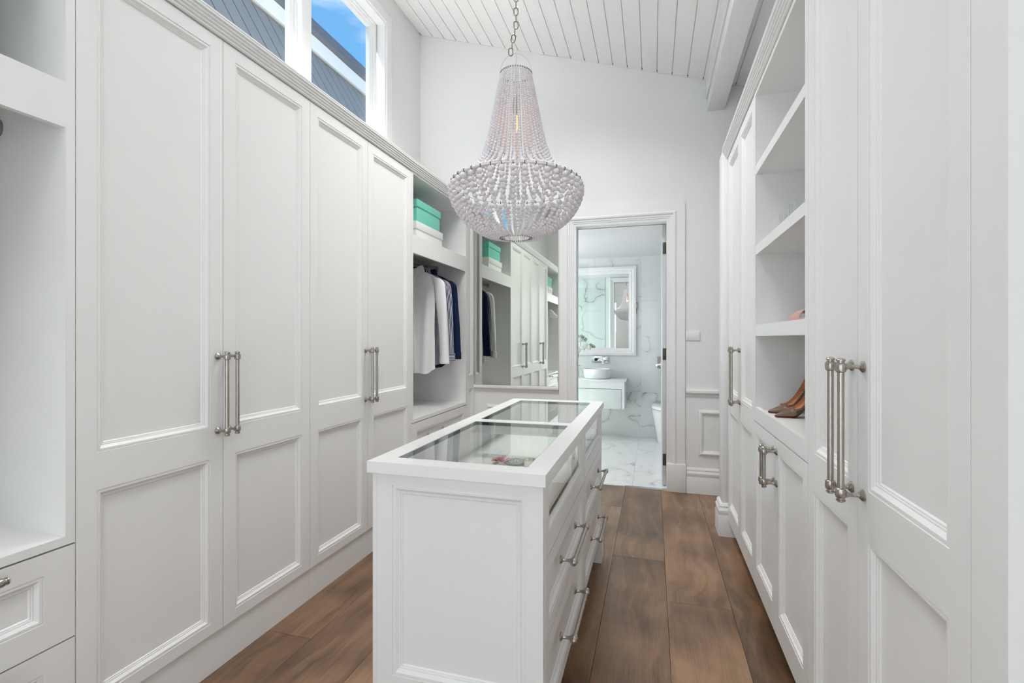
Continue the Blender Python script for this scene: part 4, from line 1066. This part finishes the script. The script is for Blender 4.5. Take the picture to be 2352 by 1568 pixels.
# open door leaf with hinges
dl = struct(bpy.data.objects.new('door_1', None)); C.objects.link(dl); dl.location = (0.10, 4.43, 0); tag(dl, 'white bathroom door standing open, seen edge on', 'door')
MB().box(0.078, 0.1125, 4.425, 5.185, 0.012, DOH - 0.004).build('door_leaf', 'door_edge', dl, bevel=0.001)
for z in (2.07, 1.148, 0.230): MB().box(0.081, 0.110, 4.4195, 4.4248, z - 0.05, z + 0.05).build('hinge', 'hinge', dl, bevel=0.0005)
mb = MB(); mb.lathe((0.078, 5.12, 1.02), (-1, 0, 0), [(0.026, 0), (0.026, 0.006), (0.010, 0.008), (0.009, 0.045)], 16); mb.tube([(0.036, 5.12, 1.02), (0.034, 5.02, 1.02)], 0.008, 8); mb.build('door_handle', 'chrome', dl)
# framed mirror
bm_ = thing('bathroom_mirror', 'large mirror in a white moulded frame above the vanity basin', 'mirror', (-0.70, BY1, 1.063))
tbb = T((0, BY1 - 0.001, 0), (1, 0, 0), (0, 0, 1), (0, -1, 0))
MB().frame(tbb, -1.30, -0.214, 1.063, 2.232, [(0, 0), (0, 0.030), (0.030, 0.034), (0.032, 0.028), (0.052, 0.022), (0.056, 0.026), (0.066, 0.024), (0.070, 0.018), (0.088, 0.014), (0.094, 0.014), (0.094, 0.006)]).build('mirror_frame', 'trim', bm_, smooth=15)
MB().box(-1.212, -0.302, 1.151, 2.144, 0.004, 0.010, tbb).build('mirror_glass', 'mirror_bath', bm_, smooth=0)
# vanity
va = thing('vanity', 'wall-hung pale vanity with one wide drawer under the round basin', 'vanity', (-0.70, 6.34, 0.41))
MB().box(-1.25, -0.318, 6.112, BY1 - 0.001, 0.752, 0.772).build('benchtop', 'stone', va, bevel=0.002)
MB().box(-1.23, -0.336, 6.142, BY1 - 0.001, 0.410, 0.752).build('carcass', 'vanity', va, smooth=0)
d = MB().box(-1.23, -0.376, 6.122, 6.1415, 0.412, 0.655).build('drawer', 'vanity', va, bevel=0.001)
MB().box(-1.23, -0.338, 6.124, 6.1415, 0.660, 0.751).build('upper_rail', 'vanity', va, smooth=0)
MB().box(-0.372, -0.338, 6.124, 6.1415, 0.411, 0.659).build('end_stile', 'vanity', va, smooth=0)
MB().box(-1.23, -0.376, 6.130, 6.1418, 0.655, 0.660).build('gap_shade_strip', 'dark', va, smooth=0)  # near-black strip painted in for the shade between drawer and rail
MB().lathe((-0.690, 6.33, 0.7725), (0, 0, 1), [(0.150, 0.0), (0.164, 0.004), (0.174, 0.020), (0.178, 0.06), (0.178, 0.118), (0.172, 0.124), (0.166, 0.118), (0.162, 0.05), (0.12, 0.02), (0.001, 0.018)], 40).build('round_basin', 'ceramic', None, smooth=50)
tag(bpy.data.objects['round_basin'], 'round white ceramic basin standing on the vanity', 'basin')
tp = thing('wall_tap', 'chrome wall tap on a rectangular plate above the basin', 'tap', (-0.68, BY1, 0.955))
MB().box(-0.787, -0.568, BY1 - 0.012, BY1 - 0.0005, 0.962, 1.052).build('plate', 'chrome', tp, bevel=0.003)
mb = MB(); mb.box(-0.640, -0.612, 6.40, BY1 - 0.012, 0.975, 1.000); mb.box(-0.640, -0.612, 6.40, 6.425, 0.945, 0.975); mb.build('spout', 'chrome', tp, bevel=0.002)
mb = MB(); mb.lathe((-0.735, BY1 - 0.012, 1.005), (0, -1, 0), [(0.020, 0), (0.020, 0.030), (0.016, 0.034)], 18); mb.tube([(-0.735, BY1 - 0.040, 1.005), (-0.705, BY1 - 0.060, 1.020)], 0.006, 8); mb.build('lever', 'lever_dark', tp)
# toilet
to = thing('toilet', 'white wall-faced toilet partly hidden behind the open door', 'toilet', (0.160, 6.25, 0))
def oval_ring(cx, cy, rx, ry0, ry1, z, n=36):
    out = []
    for i in range(n):
        a = 2 * math.pi * i / n; c, s = math.cos(a), math.sin(a)
        k = ry0 if s < 0 else ry1
        e_ = 1.0 if s < 0 else 0.55
        out.append(Vector((cx + rx * (abs(c) ** (1.0 if s < 0 else 0.6)) * (1 if c > 0 else -1), cy + k * (abs(s) ** e_) * (1 if s > 0 else -1), z)))
    return out
rs = [oval_ring(0.160, 6.33, rx, a, 0.238, z) for rx, a, z in ((0.105, 0.16, 0.0), (0.112, 0.18, 0.02), (0.128, 0.22, 0.12), (0.152, 0.27, 0.25), (0.172, 0.30, 0.35), (0.178, 0.31, 0.395))]
MB().rings(rs, True, True, True).build('pan', 'ceramic', to, smooth=50)
MB().rings([oval_ring(0.160, 6.33, 0.178, 0.312, 0.236, 0.398), oval_ring(0.160, 6.33, 0.180, 0.315, 0.236, 0.404), oval_ring(0.160, 6.33, 0.180, 0.315, 0.236, 0.416)], True, True, True).build('seat', 'ceramic', to, smooth=40)
MB().rings([oval_ring(0.160, 6.33, 0.178, 0.313, 0.236, 0.421), oval_ring(0.160, 6.33, 0.182, 0.318, 0.237, 0.428), oval_ring(0.160, 6.33, 0.180, 0.314, 0.236, 0.458), oval_ring(0.160, 6.33, 0.165, 0.295, 0.22, 0.468)], True, True, True).build('lid', 'ceramic', to, smooth=40)
fp = thing('flush_plate', 'brushed steel flush plate on the marble wall above the toilet', 'flush plate', (0.16, BY1, 0.90))
MB().box(0.054, 0.266, BY1 - 0.010, BY1 - 0.0005, 0.903, 1.050).build('plate', 'steel', fp, bevel=0.002)
for cx in (0.122, 0.200): MB().lathe((cx, BY1 - 0.010, 0.977), (0, -1, 0), [(0.024, 0), (0.024, 0.004), (0.020, 0.006)], 20).build('button', 'chrome', fp)
hk = thing('robe_hook', 'small chrome hook on the wall under the flush plate', 'hook', (0.098, BY1, 0.86))
MB().lathe((0.098, BY1 - 0.0005, 0.872), (0, -1, 0), [(0.014, 0), (0.014, 0.006), (0.006, 0.010), (0.006, 0.030), (0.012, 0.034), (0.012, 0.040)], 14).build('peg', 'chrome', hk)
# frameless shower screen
MB().box(-1.89, -0.672, 5.30, 5.308, 0.006, 2.10).build('shower_screen', 'shower_glass', None, smooth=0)
tag(bpy.data.objects['shower_screen'], 'frameless green-tinted glass shower screen inside the bathroom', 'screen')
# orchid in a glass vase on the vanity
orc = thing('orchid', 'white orchid stems in a small glass vase at the end of the vanity', 'plant', (-0.960, 6.38, 0.7725))
MB().lathe((-0.960, 6.38, 0.7730), (0, 0, 1), [(0.030, 0), (0.034, 0.05), (0.030, 0.13), (0.034, 0.15), (0.031, 0.15), (0.027, 0.13), (0.030, 0.05), (0.027, 0.008)], 18, False).build('vase', 'tumbler', orc)
stems = [[(-0.960, 6.38, 0.79), (-0.965, 6.38, 0.98), (-0.975, 6.37, 1.15), (-0.965, 6.36, 1.28), (-0.93, 6.35, 1.31)], [(-0.958, 6.38, 0.79), (-0.950, 6.37, 0.98), (-0.935, 6.36, 1.10), (-0.885, 6.35, 1.165), (-0.80, 6.34, 1.175)]]
for st_ in stems: MB().tube(st_, 0.003, 6).build('stem', 'leaf', orc)
def blossom(x, y, z, s):
    b_ = None; mb = MB()
    for i in range(5):
        a = 2 * math.pi * i / 5 + 0.3; rs = []
        for u in range(5):
            uu = u / 4; wd = s * 0.55 * math.sin(math.pi * (0.12 + 0.80 * uu)); row = []
            for v in range(5):
                vv = -1 + v / 2
                lx, ly = s * uu, wd * vv
                row.append(Vector((x + lx * math.cos(a) - ly * math.sin(a), y - 0.010 + 0.012 * uu * uu + 0.006 * vv * vv, z + lx * math.sin(a) + ly * math.cos(a))))
            rs.append(row)
        mb.rings(rs, False)
    mb.build('blossom', 'orchid', orc, smooth=60)
for p, s in (((-0.955, 6.345, 1.305), 0.042), ((-0.915, 6.33, 1.270), 0.036), ((-0.88, 6.335, 1.165), 0.040), ((-0.835, 6.33, 1.185), 0.040), ((-0.795, 6.325, 1.165), 0.034), ((-0.935, 6.33, 1.135), 0.036)): blossom(*p, s)
for (dx, dz) in ((0.05, 0.10), (-0.06, 0.13), (0.03, -0.02)):
    pts = [Vector((-0.960 + dx * f_, 6.37 - 0.02 * f_, 0.90 + dz * f_ - 0.08 * f_ * f_)) for f_ in (0, 0.25, 0.5, 0.75, 1.0)]
    rs = [[p + Vector((0, 0.014 * math.sin(math.pi * (0.08 + 0.84 * i / 4)) * k, 0.004 * abs(k))) for k in (-1, -0.5, 0, 0.5, 1)] for i, p in enumerate(pts)]
    MB().rings(rs, False).build('leaf', 'leaf', orc, smooth=60)

# ------------------------------------------------------------------ neighbouring house seen through the clerestory
nb = thing('neighbour_house', 'grey clad neighbouring house with white fascia seen through the window', 'house', (-4.6, 4.5, 0))
TILT = R(30)
# leaning cladding boards: foot at z = 2.6, head under the eave
def clad_x(z): return -4.055 - math.tan(TILT) * (z - 4.83)
BWc = 0.196
t = T((0, 0, 0), (1, 0, 0), (0, 0, 1), (0, 1, 0))
for i in range(-9, 25):
    y0 = 3.345 + i * BWc
    mb = MB().prism([(clad_x(3.5), 3.5), (clad_x(4.84), 4.84), (clad_x(4.84) - 0.012, 4.84), (clad_x(3.5) - 0.012, 3.5)], y0 + 0.008, y0 + BWc - 0.008, t)
    mb.build('cladding_board', 'cladding', nb, smooth=0, at=(-4.0, y0, 4.36))
y0, y1 = 1.6, 8.7
MB().prism([(clad_x(3.5) - 0.02, 3.5), (clad_x(4.84) - 0.02, 4.84), (clad_x(4.84) - 0.1, 4.84), (-3.45, 3.5)], y0, y1, t).build('wall', 'gutter', nb, smooth=0)
MB().box(-4.02, -3.99, y0, y1, 4.815, 4.990).build('fascia', 'fascia', nb, smooth=0)
MB().box(-4.10, -4.021, y0, y1, 4.825, 4.845).build('soffit', 'soffit', nb, smooth=0)
MB().prism([(-3.98, 4.992), (-3.94, 5.02), (-3.96, 5.16), (-4.10, 5.175), (-4.6, 5.10), (-4.6, 4.992)], y0, y1, t).build('gutter', 'gutter', nb, smooth=0)
MB().prism([(-4.05, 5.10), (-4.9, 5.22), (-4.9, 5.14), (-4.05, 5.02)], y0, y1, t).build('roof', 'gutter', nb, smooth=0)
mb = MB(); mb.box(-5.2, -4.39, y0, y1, 0.0, 5.10); mb.box(-4.389, -3.33, y0, y1, 0.0, 3.48); mb.build('house_body', 'cladding', nb, smooth=0)
